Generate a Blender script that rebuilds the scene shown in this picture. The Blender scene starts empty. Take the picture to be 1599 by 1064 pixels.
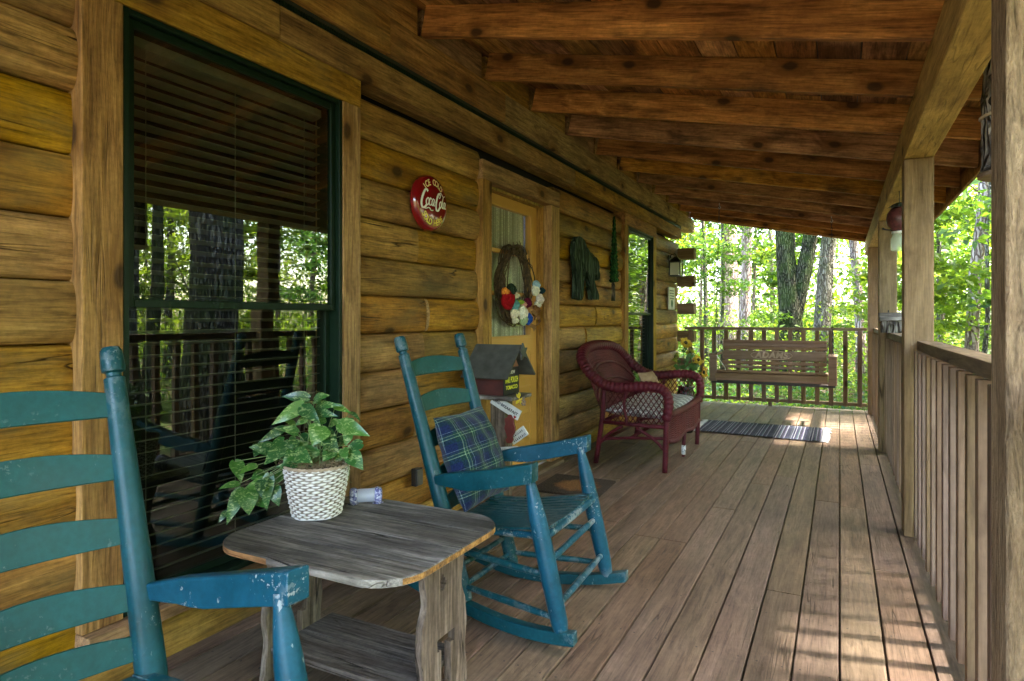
import bpy, math, random
import numpy as np
from mathutils import Vector, Matrix, Quaternion

# ------------------------------------------------------------------ camera, world, sun, exposure
sc = bpy.context.scene
col = sc.collection
R = math.radians
rnd = random.Random(7)

CAM = Vector((2.08, 0.0, 1.18))
cd = bpy.data.cameras.new('camera'); cam = bpy.data.objects.new('camera', cd); col.objects.link(cam)
cam.location = CAM
cam.rotation_euler = (R(90), 0, math.atan(511.5/1000))
cd.sensor_width = 36; cd.lens = 36*1000/1599
cd.shift_y = -35/1599; cd.shift_x = 0.0
cd.clip_start = 0.05; cd.clip_end = 600
sc.camera = cam

SUN_EL, SUN_AZ = 57.0, 12.0        # azimuth measured from +x towards +y
w = bpy.data.worlds.new('World'); sc.world = w; w.use_nodes = True
nt = w.node_tree; bg = nt.nodes['Background']
sky = nt.nodes.new('ShaderNodeTexSky'); sky.sky_type = 'NISHITA'; sky.sun_disc = False
sky.sun_elevation = R(SUN_EL); sky.sun_rotation = R(90-SUN_AZ)
sky.dust_density = 3.0; sky.air_density = 1.0
nt.links.new(sky.outputs[0], bg.inputs[0]); bg.inputs[1].default_value = 0.15
sl = bpy.data.lights.new('sun', 'SUN'); sl.energy = 2.3; sl.angle = R(3.0); sl.color = (1, .94, .84)
so = bpy.data.objects.new('sun', sl); col.objects.link(so)
sd = Vector((math.cos(R(SUN_EL))*math.cos(R(SUN_AZ)), math.cos(R(SUN_EL))*math.sin(R(SUN_AZ)), math.sin(R(SUN_EL))))
so.rotation_euler = sd.to_track_quat('Z', 'Y').to_euler(); so.location = sd*40
sc.view_settings.view_transform = 'Standard'; sc.view_settings.look = 'None'
sc.view_settings.exposure = 4.65; sc.view_settings.gamma = 1
sc.cycles.use_denoising = True
sc.cycles.max_bounces = 9; sc.cycles.diffuse_bounces = 6; sc.cycles.glossy_bounces = 4
sc.cycles.transparent_max_bounces = 12; sc.cycles.transmission_bounces = 6
sc.cycles.sample_clamp_indirect = 6

# ------------------------------------------------------------------ mesh helpers
class MB:
    def __init__(s): s.v = []; s.f = []
    def add(s, vs, fs):
        o = len(s.v); s.v += [tuple(v) for v in vs]; s.f += [tuple(i+o for i in f) for f in fs]; return s
    def box(s, x0, x1, y0, y1, z0, z1):
        return s.add([(x0,y0,z0),(x1,y0,z0),(x1,y1,z0),(x0,y1,z0),(x0,y0,z1),(x1,y0,z1),(x1,y1,z1),(x0,y1,z1)],
            [(0,3,2,1),(4,5,6,7),(0,1,5,4),(1,2,6,5),(2,3,7,6),(3,0,4,7)])
    def obox(s, c, q, sx, sy, sz):
        c = Vector(c); vs = []
        for z in (-1,1):
            for x, y in ((-1,-1),(1,-1),(1,1),(-1,1)):
                vs.append(c + q @ Vector((x*sx/2, y*sy/2, z*sz/2)))
        return s.add(vs, [(0,3,2,1),(4,5,6,7),(0,1,5,4),(1,2,6,5),(2,3,7,6),(3,0,4,7)])
    def bar(s, a, b, w_, h_, up=(0,0,1)):
        a = Vector(a); b = Vector(b); d = (b-a); L = d.length; d.normalize()
        u = Vector(up); sd_ = d.cross(u)
        if sd_.length < 1e-4: sd_ = d.cross(Vector((0,1,0)))
        sd_.normalize(); u = sd_.cross(d)
        q = Matrix((d, -sd_, u)).transposed().to_quaternion()
        return s.obox((a+b)/2, q, L, w_, h_)
    def tube(s, pts, rad, n=8, caps=True, closed=False):
        pts = [Vector(p) for p in pts]; N = len(pts)
        if not hasattr(rad, '__len__'): rad = [rad]*N
        rings = []; prev = None
        for i, p in enumerate(pts):
            if closed: t = pts[(i+1) % N]-pts[i-1]
            else: t = pts[min(i+1, N-1)]-pts[max(i-1, 0)]
            if t.length < 1e-9: t = Vector((0,0,1))
            t.normalize()
            if prev is None:
                a = Vector((0,0,1)) if abs(t.z) < .9 else Vector((1,0,0))
                u = t.cross(a).normalized()
            else:
                u = (prev - t*prev.dot(t))
                u = u.normalized() if u.length > 1e-6 else t.orthogonal().normalized()
            prev = u; vv = t.cross(u)
            rings.append([p + (u*math.cos(2*math.pi*k/n)+vv*math.sin(2*math.pi*k/n))*rad[i] for k in range(n)])
        vs = [q for r_ in rings for q in r_]; fs = []
        for i in range(N if closed else N-1):
            j = (i+1) % N
            for k in range(n):
                k2 = (k+1) % n
                fs.append((i*n+k, i*n+k2, j*n+k2, j*n+k))
        if caps and not closed:
            fs.append(tuple(range(n))[::-1]); fs.append(tuple((N-1)*n+k for k in range(n)))
        return s.add(vs, fs)
    def lathe(s, c, prof, n=20, q=None):
        c = Vector(c); vs = []; fs = []
        for r_, z in prof:
            for k in range(n):
                p = Vector((r_*math.cos(2*math.pi*k/n), r_*math.sin(2*math.pi*k/n), z))
                vs.append(c + (q @ p if q else p))
        for i in range(len(prof)-1):
            for k in range(n):
                k2 = (k+1) % n
                fs.append((i*n+k, i*n+k2, (i+1)*n+k2, (i+1)*n+k))
        fs.append(tuple(range(n))[::-1]); fs.append(tuple((len(prof)-1)*n+k for k in range(n)))
        return s.add(vs, fs)
    def prism(s, poly, fn, t):
        """poly: 2-D outline; fn(u, v, w) -> 3-D point; thickness t along w"""
        n = len(poly)
        vs = [fn(a, b, 0) for a, b in poly]+[fn(a, b, t) for a, b in poly]
        fs = [tuple(range(n))[::-1], tuple(range(n, 2*n))]+[(i, (i+1) % n, n+(i+1) % n, n+i) for i in range(n)]
        return s.add(vs, fs)
    def build(s, name, mat, parent=None, smooth=False, bevel=0, kind=None, label=None):
        me = bpy.data.meshes.new(name)
        me.from_pydata([tuple(v) for v in s.v], [], s.f); me.update()
        if smooth:
            me.shade_smooth()
            if smooth != 'all':
                try: me.set_sharp_from_angle(angle=R(50))
                except Exception: pass
        o = bpy.data.objects.new(name, me); col.objects.link(o)
        if mat: me.materials.append(mat)
        if bevel:
            b = o.modifiers.new('bevel', 'BEVEL'); b.width = bevel; b.segments = 2; b.limit_method = 'ANGLE'; b.angle_limit = R(40)
        if parent:
            o.parent = parent; o.matrix_parent_inverse = PINV.get(parent.name, Matrix())
        if kind: o['kind'] = kind
        if label: o['label'] = label
        return o
PINV = {}
def tag(o, label, cat, group=None):
    o['label'] = label; o['category'] = cat
    if group: o['group'] = group
    return o
def thing(name, label, cat, loc=(0,0,0), group=None):
    o = bpy.data.objects.new(name, None); col.objects.link(o); o.location = loc; o.empty_display_size = .1
    PINV[o.name] = Matrix.Translation(loc).inverted()
    return tag(o, label, cat, group)
def copy_tree(o, parent=None):
    c = o.copy(); col.objects.link(c)
    if parent:
        inv = o.matrix_parent_inverse.copy(); c.parent = parent; c.matrix_parent_inverse = inv
    for ch in list(o.children): copy_tree(ch, c)
    return c
def arr_mesh(name, V, F, mat, parent=None, kind=None, smooth=False):
    """fast mesh from numpy arrays (F: n x k)"""
    me = bpy.data.meshes.new(name); k = F.shape[1]
    me.vertices.add(len(V)); me.vertices.foreach_set('co', V.astype(np.float32).ravel())
    me.loops.add(F.size); me.loops.foreach_set('vertex_index', F.astype(np.int32).ravel())
    me.polygons.add(len(F)); me.polygons.foreach_set('loop_start', np.arange(0, F.size, k, dtype=np.int32))
    me.polygons.foreach_set('loop_total', np.full(len(F), k, dtype=np.int32))
    me.update(calc_edges=True)
    me.materials.append(mat)
    o = bpy.data.objects.new(name, me); col.objects.link(o)
    if parent: o.parent = parent; o.matrix_parent_inverse = PINV.get(parent.name, Matrix())
    if kind: o['kind'] = kind
    return o

# ------------------------------------------------------------------ material helpers
class NT:
    def __init__(s, name):
        s.m = bpy.data.materials.new(name); s.m.use_nodes = True; s.t = s.m.node_tree; s.p = s.t.nodes['Principled BSDF']
        s.tc = s.t.nodes.new('ShaderNodeTexCoord'); s.geo = s.t.nodes.new('ShaderNodeNewGeometry')
    def n(s, typ, ins=None, **kw):
        d = s.t.nodes.new('ShaderNode'+typ)
        for k, v in kw.items(): setattr(d, k, v)
        for k, v in (ins or {}).items(): s.set(d.inputs[k], v)
        return d
    def set(s, sock, v):
        if isinstance(v, bpy.types.NodeSocket): s.t.links.new(v, sock)
        elif v is not None:
            if hasattr(sock.default_value, '__len__') and not hasattr(v, '__len__'): v = [v]*len(sock.default_value)
            if hasattr(v, '__len__') and len(v) == 3 and len(sock.default_value) == 4: v = (*v, 1)
            sock.default_value = v
    def math(s, op, a, b=None, c=None, clamp=False):
        d = s.t.nodes.new('ShaderNodeMath'); d.operation = op; d.use_clamp = clamp
        s.set(d.inputs[0], a)
        if b is not None: s.set(d.inputs[1], b)
        if c is not None: s.set(d.inputs[2], c)
        return d.outputs[0]
    def vmath(s, op, a, b=None):
        d = s.t.nodes.new('ShaderNodeVectorMath'); d.operation = op; s.set(d.inputs[0], a)
        if b is not None: s.set(d.inputs[1], b)
        return d.outputs[0]
    def noise(s, vec, scale, detail=3, rough=.5, dist=0):
        return s.n('TexNoise', {'Vector': vec, 'Scale': scale, 'Detail': detail, 'Roughness': rough, 'Distortion': dist}).outputs[0]
    def ramp(s, fac, stops, interp='LINEAR'):
        d = s.t.nodes.new('ShaderNodeValToRGB'); cr = d.color_ramp; cr.interpolation = interp
        while len(cr.elements) < len(stops): cr.elements.new(.5)
        for e, (p, c) in zip(cr.elements, stops):
            e.position = p; e.color = (*c, 1) if hasattr(c, '__len__') else (c, c, c, 1)
        s.set(d.inputs[0], fac); return d.outputs[0]
    def mix(s, f, a, b, mode='MIX'):
        d = s.t.nodes.new('ShaderNodeMix'); d.data_type = 'RGBA'; d.blend_type = mode
        s.set(d.inputs[0], f); s.set(d.inputs[6], a); s.set(d.inputs[7], b); return d.outputs[2]
    def mapr(s, v, a, b, c=0., d=1.):
        return s.n('MapRange', {0: v, 1: a, 2: b, 3: c, 4: d}).outputs[0]
    def bump(s, h, strength=.4, dist=.01):
        b = s.n('Bump', {'Strength': strength, 'Distance': dist, 'Height': h}); s.t.links.new(b.outputs[0], s.p.inputs['Normal']); return b
    def out(s, color=None, rough=None, **kw):
        if color is not None: s.set(s.p.inputs['Base Color'], color)
        if rough is not None: s.set(s.p.inputs['Roughness'], rough)
        for k, v in kw.items(): s.set(s.p.inputs[k.replace('_', ' ')], v)
        return s.m

def sc3(axis, along, across):
    v = [across]*3; v['xyz'.index(axis)] = along; return v

def wood(name, axis, light, mid, dark, knot=(.03,.015,.008), knots=.5, cracks=.5, rough=.65, var=.35, across=9., bump=.35, stain=None, blotch=.5, ksc=2.2, spec=.16, grain=1.):
    M = NT(name); rp = M.math('FRACT', M.math('ADD', M.geo.outputs['Random Per Island'], M.math('MULTIPLY', M.n('ObjectInfo').outputs['Random'], 5.3)))
    off = M.vmath('SCALE', (13.1, 7.7, 19.3)); M.set(off.node.inputs['Scale'], rp)
    v = M.vmath('ADD', M.tc.outputs['Object'], off)
    # wobble so the grain flows round knots
    sx = M.n('SeparateXYZ', {0: v}).outputs; al = sx['xyz'.index(axis)]; ac = M.math('ADD', sx[0], sx[1]) if axis == 'z' else sx[2]
    kv = M.n('CombineXYZ', {0: M.math('MULTIPLY', al, ksc), 1: M.math('MULTIPLY', ac, ksc*1.7)}).outputs[0]
    kv = M.vmath('ADD', kv, M.n('CombineXYZ', {0: M.math('MULTIPLY', M.noise(v, 30, 2), .05), 1: 0.}).outputs[0])
    vor = M.n('TexVoronoi', {'Vector': kv, 'Scale': 1., 'Randomness': 1.}, voronoi_dimensions='2D'); kd = vor.outputs['Distance']
    gv = M.vmath('MULTIPLY', v, sc3(axis, 1.0, across))
    push = M.math('MULTIPLY', M.mapr(kd, 0, .40, 1, 0), .38)
    gv2 = M.vmath('ADD', gv, M.n('CombineXYZ', {0: push, 1: push, 2: push}).outputs[0])
    n1 = M.noise(gv2, 1.6, 5, .55, .6)
    big = M.noise(v, 2.6, 3, .5)
    fine = M.noise(M.vmath('MULTIPLY', v, sc3(axis, 8, 130)), 1., 3, .6)
    f = M.math('ADD', M.math('MULTIPLY', n1, 1-blotch*.5), M.math('MULTIPLY', big, blotch*.5))
    c = M.ramp(f, [(.33, dark), (.5, mid), (.66, light)])
    isl = M.mapr(rp, 0, 1, 1-var, 1+var*.55)
    hsv = M.n('HueSaturation', {'Hue': M.mapr(M.math('FRACT', M.math('MULTIPLY', rp, 7.3)), 0, 1, .488, .51), 'Saturation': M.mapr(M.math('FRACT', M.math('MULTIPLY', rp, 3.7)), 0, 1, .85, 1.1), 'Value': isl, 'Fac': 1., 'Color': c}).outputs[0]
    c = M.mix(1, hsv, M.ramp(fine, [(.3, 1-.45*grain), (.5, 1-.05*grain), (.75, 1+.2*grain)]), 'MULTIPLY')
    g2 = M.noise(M.vmath('ADD', M.vmath('MULTIPLY', v, sc3(axis, 2.6, 36)), M.n('CombineXYZ', {0: push, 1: push, 2: push}).outputs[0]), 1.3, 6, .65, .5)
    c = M.mix(1, c, M.ramp(g2, [(.34, 1-.42*grain), (.48, 1-.05*grain), (.62, 1+.18*grain)]), 'MULTIPLY')
    g3 = M.noise(v, 45, 5, .7)
    c = M.mix(1, c, M.ramp(g3, [(.3, 1-.22*grain), (.55, 1.02), (.72, 1+.12*grain)]), 'MULTIPLY')
    if stain:
        sn = M.noise(M.vmath('MULTIPLY', v, sc3(axis, 1.3, 3.2)), 1.7, 5, .62)
        c = M.mix(M.math('MULTIPLY', M.mapr(sn, .5, .68), stain[1]), c, stain[0])
    h = M.math('MULTIPLY', fine, .35)
    if cracks:
        cv = M.vmath('MULTIPLY', v, sc3(axis, .5, 13)); cn = M.noise(cv, 1., 2.5, .5, .4)
        d = M.math('ABSOLUTE', M.math('SUBTRACT', cn, .5))
        cr = M.math('MULTIPLY', M.mapr(d, 0, .008, 1, 0), M.mapr(M.noise(M.vmath('MULTIPLY', v, sc3(axis, 1.2, 3)), 1.3, 1), .5, .58))
        cr = M.math('MULTIPLY', cr, cracks)
        c = M.mix(cr, c, (dark[0]*.12, dark[1]*.12, dark[2]*.12)); h = M.math('SUBTRACT', h, M.math('MULTIPLY', cr, 1.6))
    if knots:
        sel = M.math('GREATER_THAN', M.n('SeparateColor', {0: vor.outputs['Color']}).outputs[0], 1-knots)
        ring = M.math('MULTIPLY', M.mapr(kd, .12, .30, 1, 0), sel)
        core = M.math('MULTIPLY', M.mapr(kd, .065, .115, 1, 0), sel)
        c = M.mix(M.math('MULTIPLY', ring, .62), c, (dark[0]*.8, dark[1]*.7, dark[2]*.6))
        c = M.mix(M.math('MULTIPLY', core, .8), c, knot)
        h = M.math('ADD', h, M.math('MULTIPLY', core, .3))
    h = M.math('ADD', M.math('ADD', h, M.math('MULTIPLY', g2, .6)), M.math('MULTIPLY', n1, .4))
    M.bump(h, bump, .012)
    return M.out(c, rough, Specular_IOR_Level=spec)

def plain(name, c, rough=.5, metal=0, noise=.15, spec=.5, nsc=30):
    M = NT(name); n = M.noise(M.tc.outputs['Object'], nsc, 4)
    cc = M.mix(1, c, M.ramp(n, [(.3, 1-noise), (.7, 1+noise*.5)]), 'MULTIPLY')
    M.bump(n, .12, .004)
    return M.out(cc, rough, Metallic=metal, Specular_IOR_Level=spec)

def paint(name, c, c2, rough=.35, chip=(.55,.55,.5), chips=.7):
    M = NT(name); v = M.tc.outputs['Object']
    n = M.noise(v, 6, 5, .6); f = M.noise(v, 60, 4, .6)
    cc = M.ramp(n, [(.35, c), (.65, c2)])
    cc = M.mix(1, cc, M.ramp(f, [(.3, .82), (.7, 1.12)]), 'MULTIPLY')
    pt = M.geo.outputs['Pointiness']
    area = M.mapr(M.noise(v, 7, 2), .57, .64)
    ch = M.math('MULTIPLY', M.mapr(M.noise(v, 75, 5, .65), .60, .63), area)
    sc_ = M.math('MULTIPLY', M.mapr(M.noise(M.vmath('MULTIPLY', v, (1,1,.35)), 38, 5, .7), .66, .68), .8)
    edge = M.math('MULTIPLY', M.mapr(pt, .54, .6), M.mapr(M.noise(v, 22, 4, .7), .5, .56))
    m = M.math('MULTIPLY', M.math('MAXIMUM', M.math('MAXIMUM', ch, sc_), edge), chips)
    cc = M.mix(m, cc, chip)
    M.bump(M.math('SUBTRACT', M.math('MULTIPLY', f, .3), M.math('MULTIPLY', m, .6)), .25, .004)
    return M.out(cc, M.mapr(n, .3, .7, rough-.06, rough+.12), Specular_IOR_Level=.28)

HON = dict(light=(.54,.30,.062), mid=(.38,.192,.036), dark=(.17,.078,.016))
M_LOG = wood('log_stain', 'y', **HON, knots=.42, cracks=.95, rough=.5, var=.28, across=7, bump=.6, stain=((.15,.115,.05), .55), blotch=.9, ksc=2.1)
M_TRIMY = wood('trim_wood_y', 'y', (.50,.29,.075), (.37,.20,.048), (.19,.095,.025), knots=.4, cracks=.5, var=.15, across=10, bump=.4, stain=((.14,.11,.05), .4))
M_TRIMZ = wood('trim_wood_z', 'z', (.50,.30,.08), (.39,.22,.055), (.23,.12,.032), knots=.35, cracks=.3, var=.12, across=12, bump=.6)
M_RAFT = wood('rafter_wood', 'x', (.66,.335,.095), (.46,.215,.055), (.19,.08,.022), knots=.55, cracks=.45, var=.28, across=8, bump=.4, stain=((.035,.02,.013), .75), ksc=2.4)
M_ROOFB = wood('roof_board_wood', 'y', (.64,.33,.085), (.42,.19,.046), (.13,.055,.016), knots=.5, cracks=.4, var=.45, across=7, stain=((.03,.018,.01), .7))
M_BEAM = wood('beam_wood', 'y', (.60,.41,.15), (.50,.33,.11), (.30,.19,.06), knots=.2, cracks=.4, var=.1, across=6, bump=.5, grain=.7)
M_POST = wood('post_wood', 'z', (.33,.222,.125), (.27,.178,.098), (.18,.115,.062), knots=.15, cracks=.75, var=.1, across=9, bump=.9, grain=.5)
M_RAILY = wood('rail_wood_y', 'y', (.25,.18,.11), (.18,.125,.072), (.11,.072,.04), knots=.25, cracks=.5, var=.12, across=12, grain=.6)
M_RAILX = wood('rail_wood_x', 'x', (.28,.195,.115), (.22,.15,.085), (.14,.09,.05), knots=.15, cracks=.3, var=.12, across=12, grain=.4)
M_BAL = wood('baluster_wood', 'z', (.26,.168,.104), (.205,.13,.078), (.135,.083,.05), knots=.1, cracks=.3, var=.22, across=14, grain=.45)
M_DECK = wood('deck_wood', 'y', (.235,.16,.108), (.19,.127,.083), (.13,.085,.055), knots=.06, cracks=.55, var=.1, across=11, rough=.55, bump=.35, stain=((.12,.10,.06), .25), blotch=.8, spec=.22, grain=.75)
M_GREY = wood('weathered_grey_wood', 'x', (.60,.55,.48), (.24,.21,.18), (.07,.06,.048), knots=.15, cracks=.9, var=.2, across=11, rough=.8, bump=.9, stain=((.06,.054,.048), .8), blotch=1, spec=.2)
M_GREYZ = wood('weathered_grey_wood_z', 'z', (.34,.27,.21), (.20,.15,.11), (.09,.065,.045), knots=.25, cracks=.9, var=.1, across=13, rough=.8, bump=.9, spec=.2)
M_GREYX = wood('weathered_brown_grey_wood', 'x', (.26,.225,.185), (.15,.125,.10), (.07,.055,.042), knots=.15, cracks=.9, var=.2, across=11, rough=.8, bump=.9)
M_ORANGE = wood('raw_orange_edge', 'x', (.62,.33,.09), (.45,.2,.045), (.16,.10,.06), knots=0, cracks=.5, across=20)
M_SWING = wood('swing_wood', 'x', (.30,.195,.12), (.26,.165,.10), (.21,.13,.078), knots=0, cracks=0, var=.1, across=14, grain=.25)
M_TEAL = paint('teal_paint', (.004,.050,.062), (.007,.075,.092), chips=.3)
M_TEALG = paint('teal_green_paint', (.005,.062,.062), (.008,.085,.085), chips=.12)
M_TEALB = paint('teal_blue_paint', (.004,.055,.085), (.007,.080,.125), chips=.5)
M_GREEN = plain('dark_green_frame', (.007,.019,.010), .4, spec=.15)
M_BLACK = plain('black_metal', (.012,.012,.012), .4, 0)
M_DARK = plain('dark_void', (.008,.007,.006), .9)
M_DOOR = plain('mustard_door_paint', (.62,.33,.075), .42, noise=.06, nsc=5)
M_WHITE = plain('white_paint', (.72,.71,.66), .5)
M_ALU = plain('aluminium_sill', (.55,.56,.56), .3, .6)

# ------------------------------------------------------------------ foliage helpers
def leaf_mat(name, c1, c2, c3, trans=.6, rough=.4):
    M = NT(name); rp = M.geo.outputs['Random Per Island']
    c = M.ramp(rp, [(0, c1), (.5, c2), (1, c3)])
    big = M.noise(M.tc.outputs['Object'], .5, 2)
    c = M.mix(1, c, M.ramp(big, [(.35, .7), (.65, 1.25)]), 'MULTIPLY')
    M.out(c, rough, Specular_IOR_Level=.4)
    tr = M.n('BsdfTranslucent', {'Color': M.mix(1, c, (1.5, 1.5, .6), 'MULTIPLY')})
    mx = M.n('MixShader', {0: trans, 1: M.p.outputs[0], 2: tr.outputs[0]})
    M.t.links.new(mx.outputs[0], M.t.nodes['Material Output'].inputs[0])
    return M.m
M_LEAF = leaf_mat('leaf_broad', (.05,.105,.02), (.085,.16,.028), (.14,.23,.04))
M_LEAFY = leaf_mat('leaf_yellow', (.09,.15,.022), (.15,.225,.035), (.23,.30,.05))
M_LEAFB = leaf_mat('leaf_bluegreen', (.03,.085,.03), (.05,.13,.045), (.09,.19,.05))
M_LITTER = leaf_mat('leaf_litter', (.12,.075,.04), (.19,.13,.075), (.10,.12,.03), .15)

def leaves(centers, size, rng, flat=.6, aspect=.55):
    """diamond leaves, two triangles folded along the rib"""
    n = len(centers)
    nrm = rng.normal(size=(n, 3)); nrm[:, 2] = np.abs(nrm[:, 2])+flat; nrm /= np.linalg.norm(nrm, axis=1)[:, None]
    a = rng.normal(size=(n, 3)); a -= (a*nrm).sum(1)[:, None]*nrm; a /= np.linalg.norm(a, axis=1)[:, None]
    b = np.cross(nrm, a); s = (size*rng.uniform(.6, 1.3, n))[:, None]
    base = centers-a*s*.5; tip = centers+a*s*.5
    l = centers+b*s*aspect*.5-a*s*.08+nrm*s*.12; r_ = centers-b*s*aspect*.5-a*s*.08+nrm*s*.12
    V = np.empty((n*4, 3)); V[0::4] = base; V[1::4] = r_; V[2::4] = tip; V[3::4] = l
    i = np.arange(n)*4
    F = np.empty((n*2, 3), int); F[0::2] = np.stack([i, i+1, i+2], 1); F[1::2] = np.stack([i, i+2, i+3], 1)
    return V, F

def bark(name, c1, c2, c3, moss=0, sc_=1.):
    M = NT(name); v = M.tc.outputs['Object']
    vv = M.vmath('MULTIPLY', v, (1, 1, .22))
    vo = M.n('TexVoronoi', {'Vector': M.vmath('ADD', vv, M.vmath('SCALE', M.n('TexNoise', {'Vector': v, 'Scale': 6.}).outputs[1])), 'Scale': 22*sc_}, feature='DISTANCE_TO_EDGE').outputs[0]
    vo.node.inputs['Vector'].links[0].from_node.inputs[1].links[0].from_node.inputs['Scale'].default_value = .07
    n = M.noise(vv, 9*sc_, 5, .6)
    c = M.ramp(M.math('ADD', M.math('MULTIPLY', M.mapr(vo, 0, .25), .5), M.math('MULTIPLY', n, .6)), [(.25, c1), (.55, c2), (.8, c3)])
    if moss: c = M.mix(M.math('MULTIPLY', M.mapr(M.noise(v, 2.5, 4), .45, .6), moss), c, (.05, .08, .015))
    M.bump(M.math('ADD', M.mapr(vo, 0, .2), n), 1., .03)
    return M.out(c, .9, Specular_IOR_Level=.15)
M_BARKD = bark('bark_dark', (.025,.02,.014), (.075,.062,.045), (.15,.13,.095), moss=.5)
M_BARKP = bark('bark_pinkish', (.14,.09,.075), (.33,.24,.21), (.5,.4,.36), sc_=.8)
M_BARKG = bark('bark_grey', (.06,.05,.042), (.16,.135,.11), (.28,.25,.21), moss=.3)

def limb(mb, p, d, L, r0, r1, n=7, wob=.06, seg=6, rr=rnd):
    pts = []; rad = []; p = Vector(p); d = Vector(d).normalized()
    for i in range(seg+1):
        t = i/seg; pts.append(p.copy()); rad.append(r0+(r1-r0)*t)
        d = (d+Vector((rr.uniform(-wob, wob), rr.uniform(-wob, wob), rr.uniform(-wob, wob)*.5))).normalized()
        p = p+d*(L/seg)
    mb.tube(pts, rad, n); return pts, d

def crown(name, blobs, n_leaf, size, mat, parent, rng, sub=14):
    """blobs: (x,y,z,rx,rz); leaves gathered on twig clusters inside each blob"""
    cs = []
    wts = np.array([b[3]**2 for b in blobs]); wts = wts/wts.sum()
    for (x, y, z, rx, rz), wt in zip(blobs, wts):
        k = max(1, int(n_leaf*wt/sub))
        u = rng.normal(size=(k, 3)); u /= np.linalg.norm(u, axis=1)[:, None]; u *= (rng.uniform(.25, 1, k)**.5)[:, None]
        c = np.array([x, y, z])+u*np.array([rx, rx, rz])
        o = rng.normal(size=(k, sub, 3))*np.array([.24, .24, .07])*max(.6, rx*.6)
        cs.append((c[:, None, :]+o).reshape(-1, 3))
    cs = np.concatenate(cs)
    V, F = leaves(cs, size, rng)
    return arr_mesh(name, V, F, mat, parent)

GZ = -0.62
def tree(name, label, x, y, h, r, lean=(0, 0), barkm=M_BARKG, leafm=M_LEAF, nleaf=5000, lsize=.1, z0=3., spread=2.4, group='trees standing in the woods around the porch', low=0, seed=1, twig=True):
    rr = random.Random(seed); rng = np.random.default_rng(seed)
    z_ = GZ+terrain(x, y)
    t = thing(name, label, 'tree', (x, y, z_), group)
    mb = MB(); pts = []; rad = []
    N = 10
    for i in range(N+1):
        f = i/N; fl = 1+.6*max(0, .06-f)/.06
        pts.append((x+lean[0]*h*f+rr.uniform(-.03, .03)*h*.12*min(1, f*3), y+lean[1]*h*f+rr.uniform(-.03, .03)*h*.1, z_-.15+h*f)); rad.append(r*fl*(1-.78*f))
    mb.tube(pts, rad, 14)
    blobs = []
    nl = 9
    for i in range(nl):
        f = z0/h+(1-z0/h)*(i+.3)/nl; f = min(f, .97)
        k = min(N-1, int(f*N)); p = Vector(pts[k]).lerp(Vector(pts[k+1]), f*N-k)
        a = rr.uniform(0, 6.28); L = spread*(1.15-.6*f)*rr.uniform(.7, 1.2)
        if twig:
            q, d = limb(mb, p, (math.cos(a), math.sin(a), rr.uniform(.15, .6)), L, r*.22*(1.1-f), r*.03, 6, .12, 6, rr)
            e = q[-1]; m_ = q[3]
        else:
            e = p+Vector((math.cos(a)*L, math.sin(a)*L, .3*L)); m_ = p.lerp(e, .5)
        blobs += [(e.x, e.y, e.z, L*.42, L*.26), (m_.x, m_.y, m_.z+.1, L*.36, L*.22)]
    for i in range(low):
        a = rr.uniform(0, 6.28); L = rr.uniform(.5, 1.)*spread; z = rr.uniform(.8, z0)
        p = Vector((x+lean[0]*z, y+lean[1]*z, z_+z))
        q, d = limb(mb, p, (math.cos(a), math.sin(a), rr.uniform(0, .4)), L, r*.14, r*.02, 5, .12, 6, rr)
        blobs += [(q[-1].x, q[-1].y, q[-1].z, L*.3, .16), (q[4].x, q[4].y, q[4].z, L*.25, .12)]
    mb.build('trunk', barkm, t, smooth='all')
    if nleaf: crown('crown', blobs, nleaf, lsize, leafm, t, rng)
    return t

def terrain(x, y):
    d = max(0, math.hypot(x-1, y-4)-9)
    return .35*math.sin(x*.13+1)*min(1, d/10)+.3*math.sin(y*.17)*min(1, d/10)+d*.02

# ------------------------------------------------------------------ the ground
def build_ground():
    M = NT('forest_floor'); v = M.tc.outputs['Object']
    n = M.noise(v, .6, 6, .6); f = M.noise(v, 9, 6, .7)
    c = M.ramp(n, [(.35, (.075,.05,.028)), (.5, (.11,.085,.045)), (.62, (.06,.10,.02))])
    c = M.mix(1, c, M.ramp(f, [(.3, .5), (.7, 1.5)]), 'MULTIPLY')
    M.bump(f, 1, .05); M.out(c, .95, Specular_IOR_Level=.1)
    xs = np.concatenate([[-250, -120, -60], np.linspace(-35, 45, 61), [70, 130, 250]])
    ys = np.concatenate([[-250, -120, -50], np.linspace(-20, 60, 61), [85, 140, 250]])
    V = [(x, y, GZ+terrain(x, y)*(1 if math.hypot(x, y) < 100 else .6)) for y in ys for x in xs]; nx = len(xs)
    F = [(j*nx+i, j*nx+i+1, (j+1)*nx+i+1, (j+1)*nx+i) for j in range(len(ys)-1) for i in range(nx-1)]
    o = MB().add(V, F).build('ground', M.m, smooth='all'); o['kind'] = 'structure'
build_ground()

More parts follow.
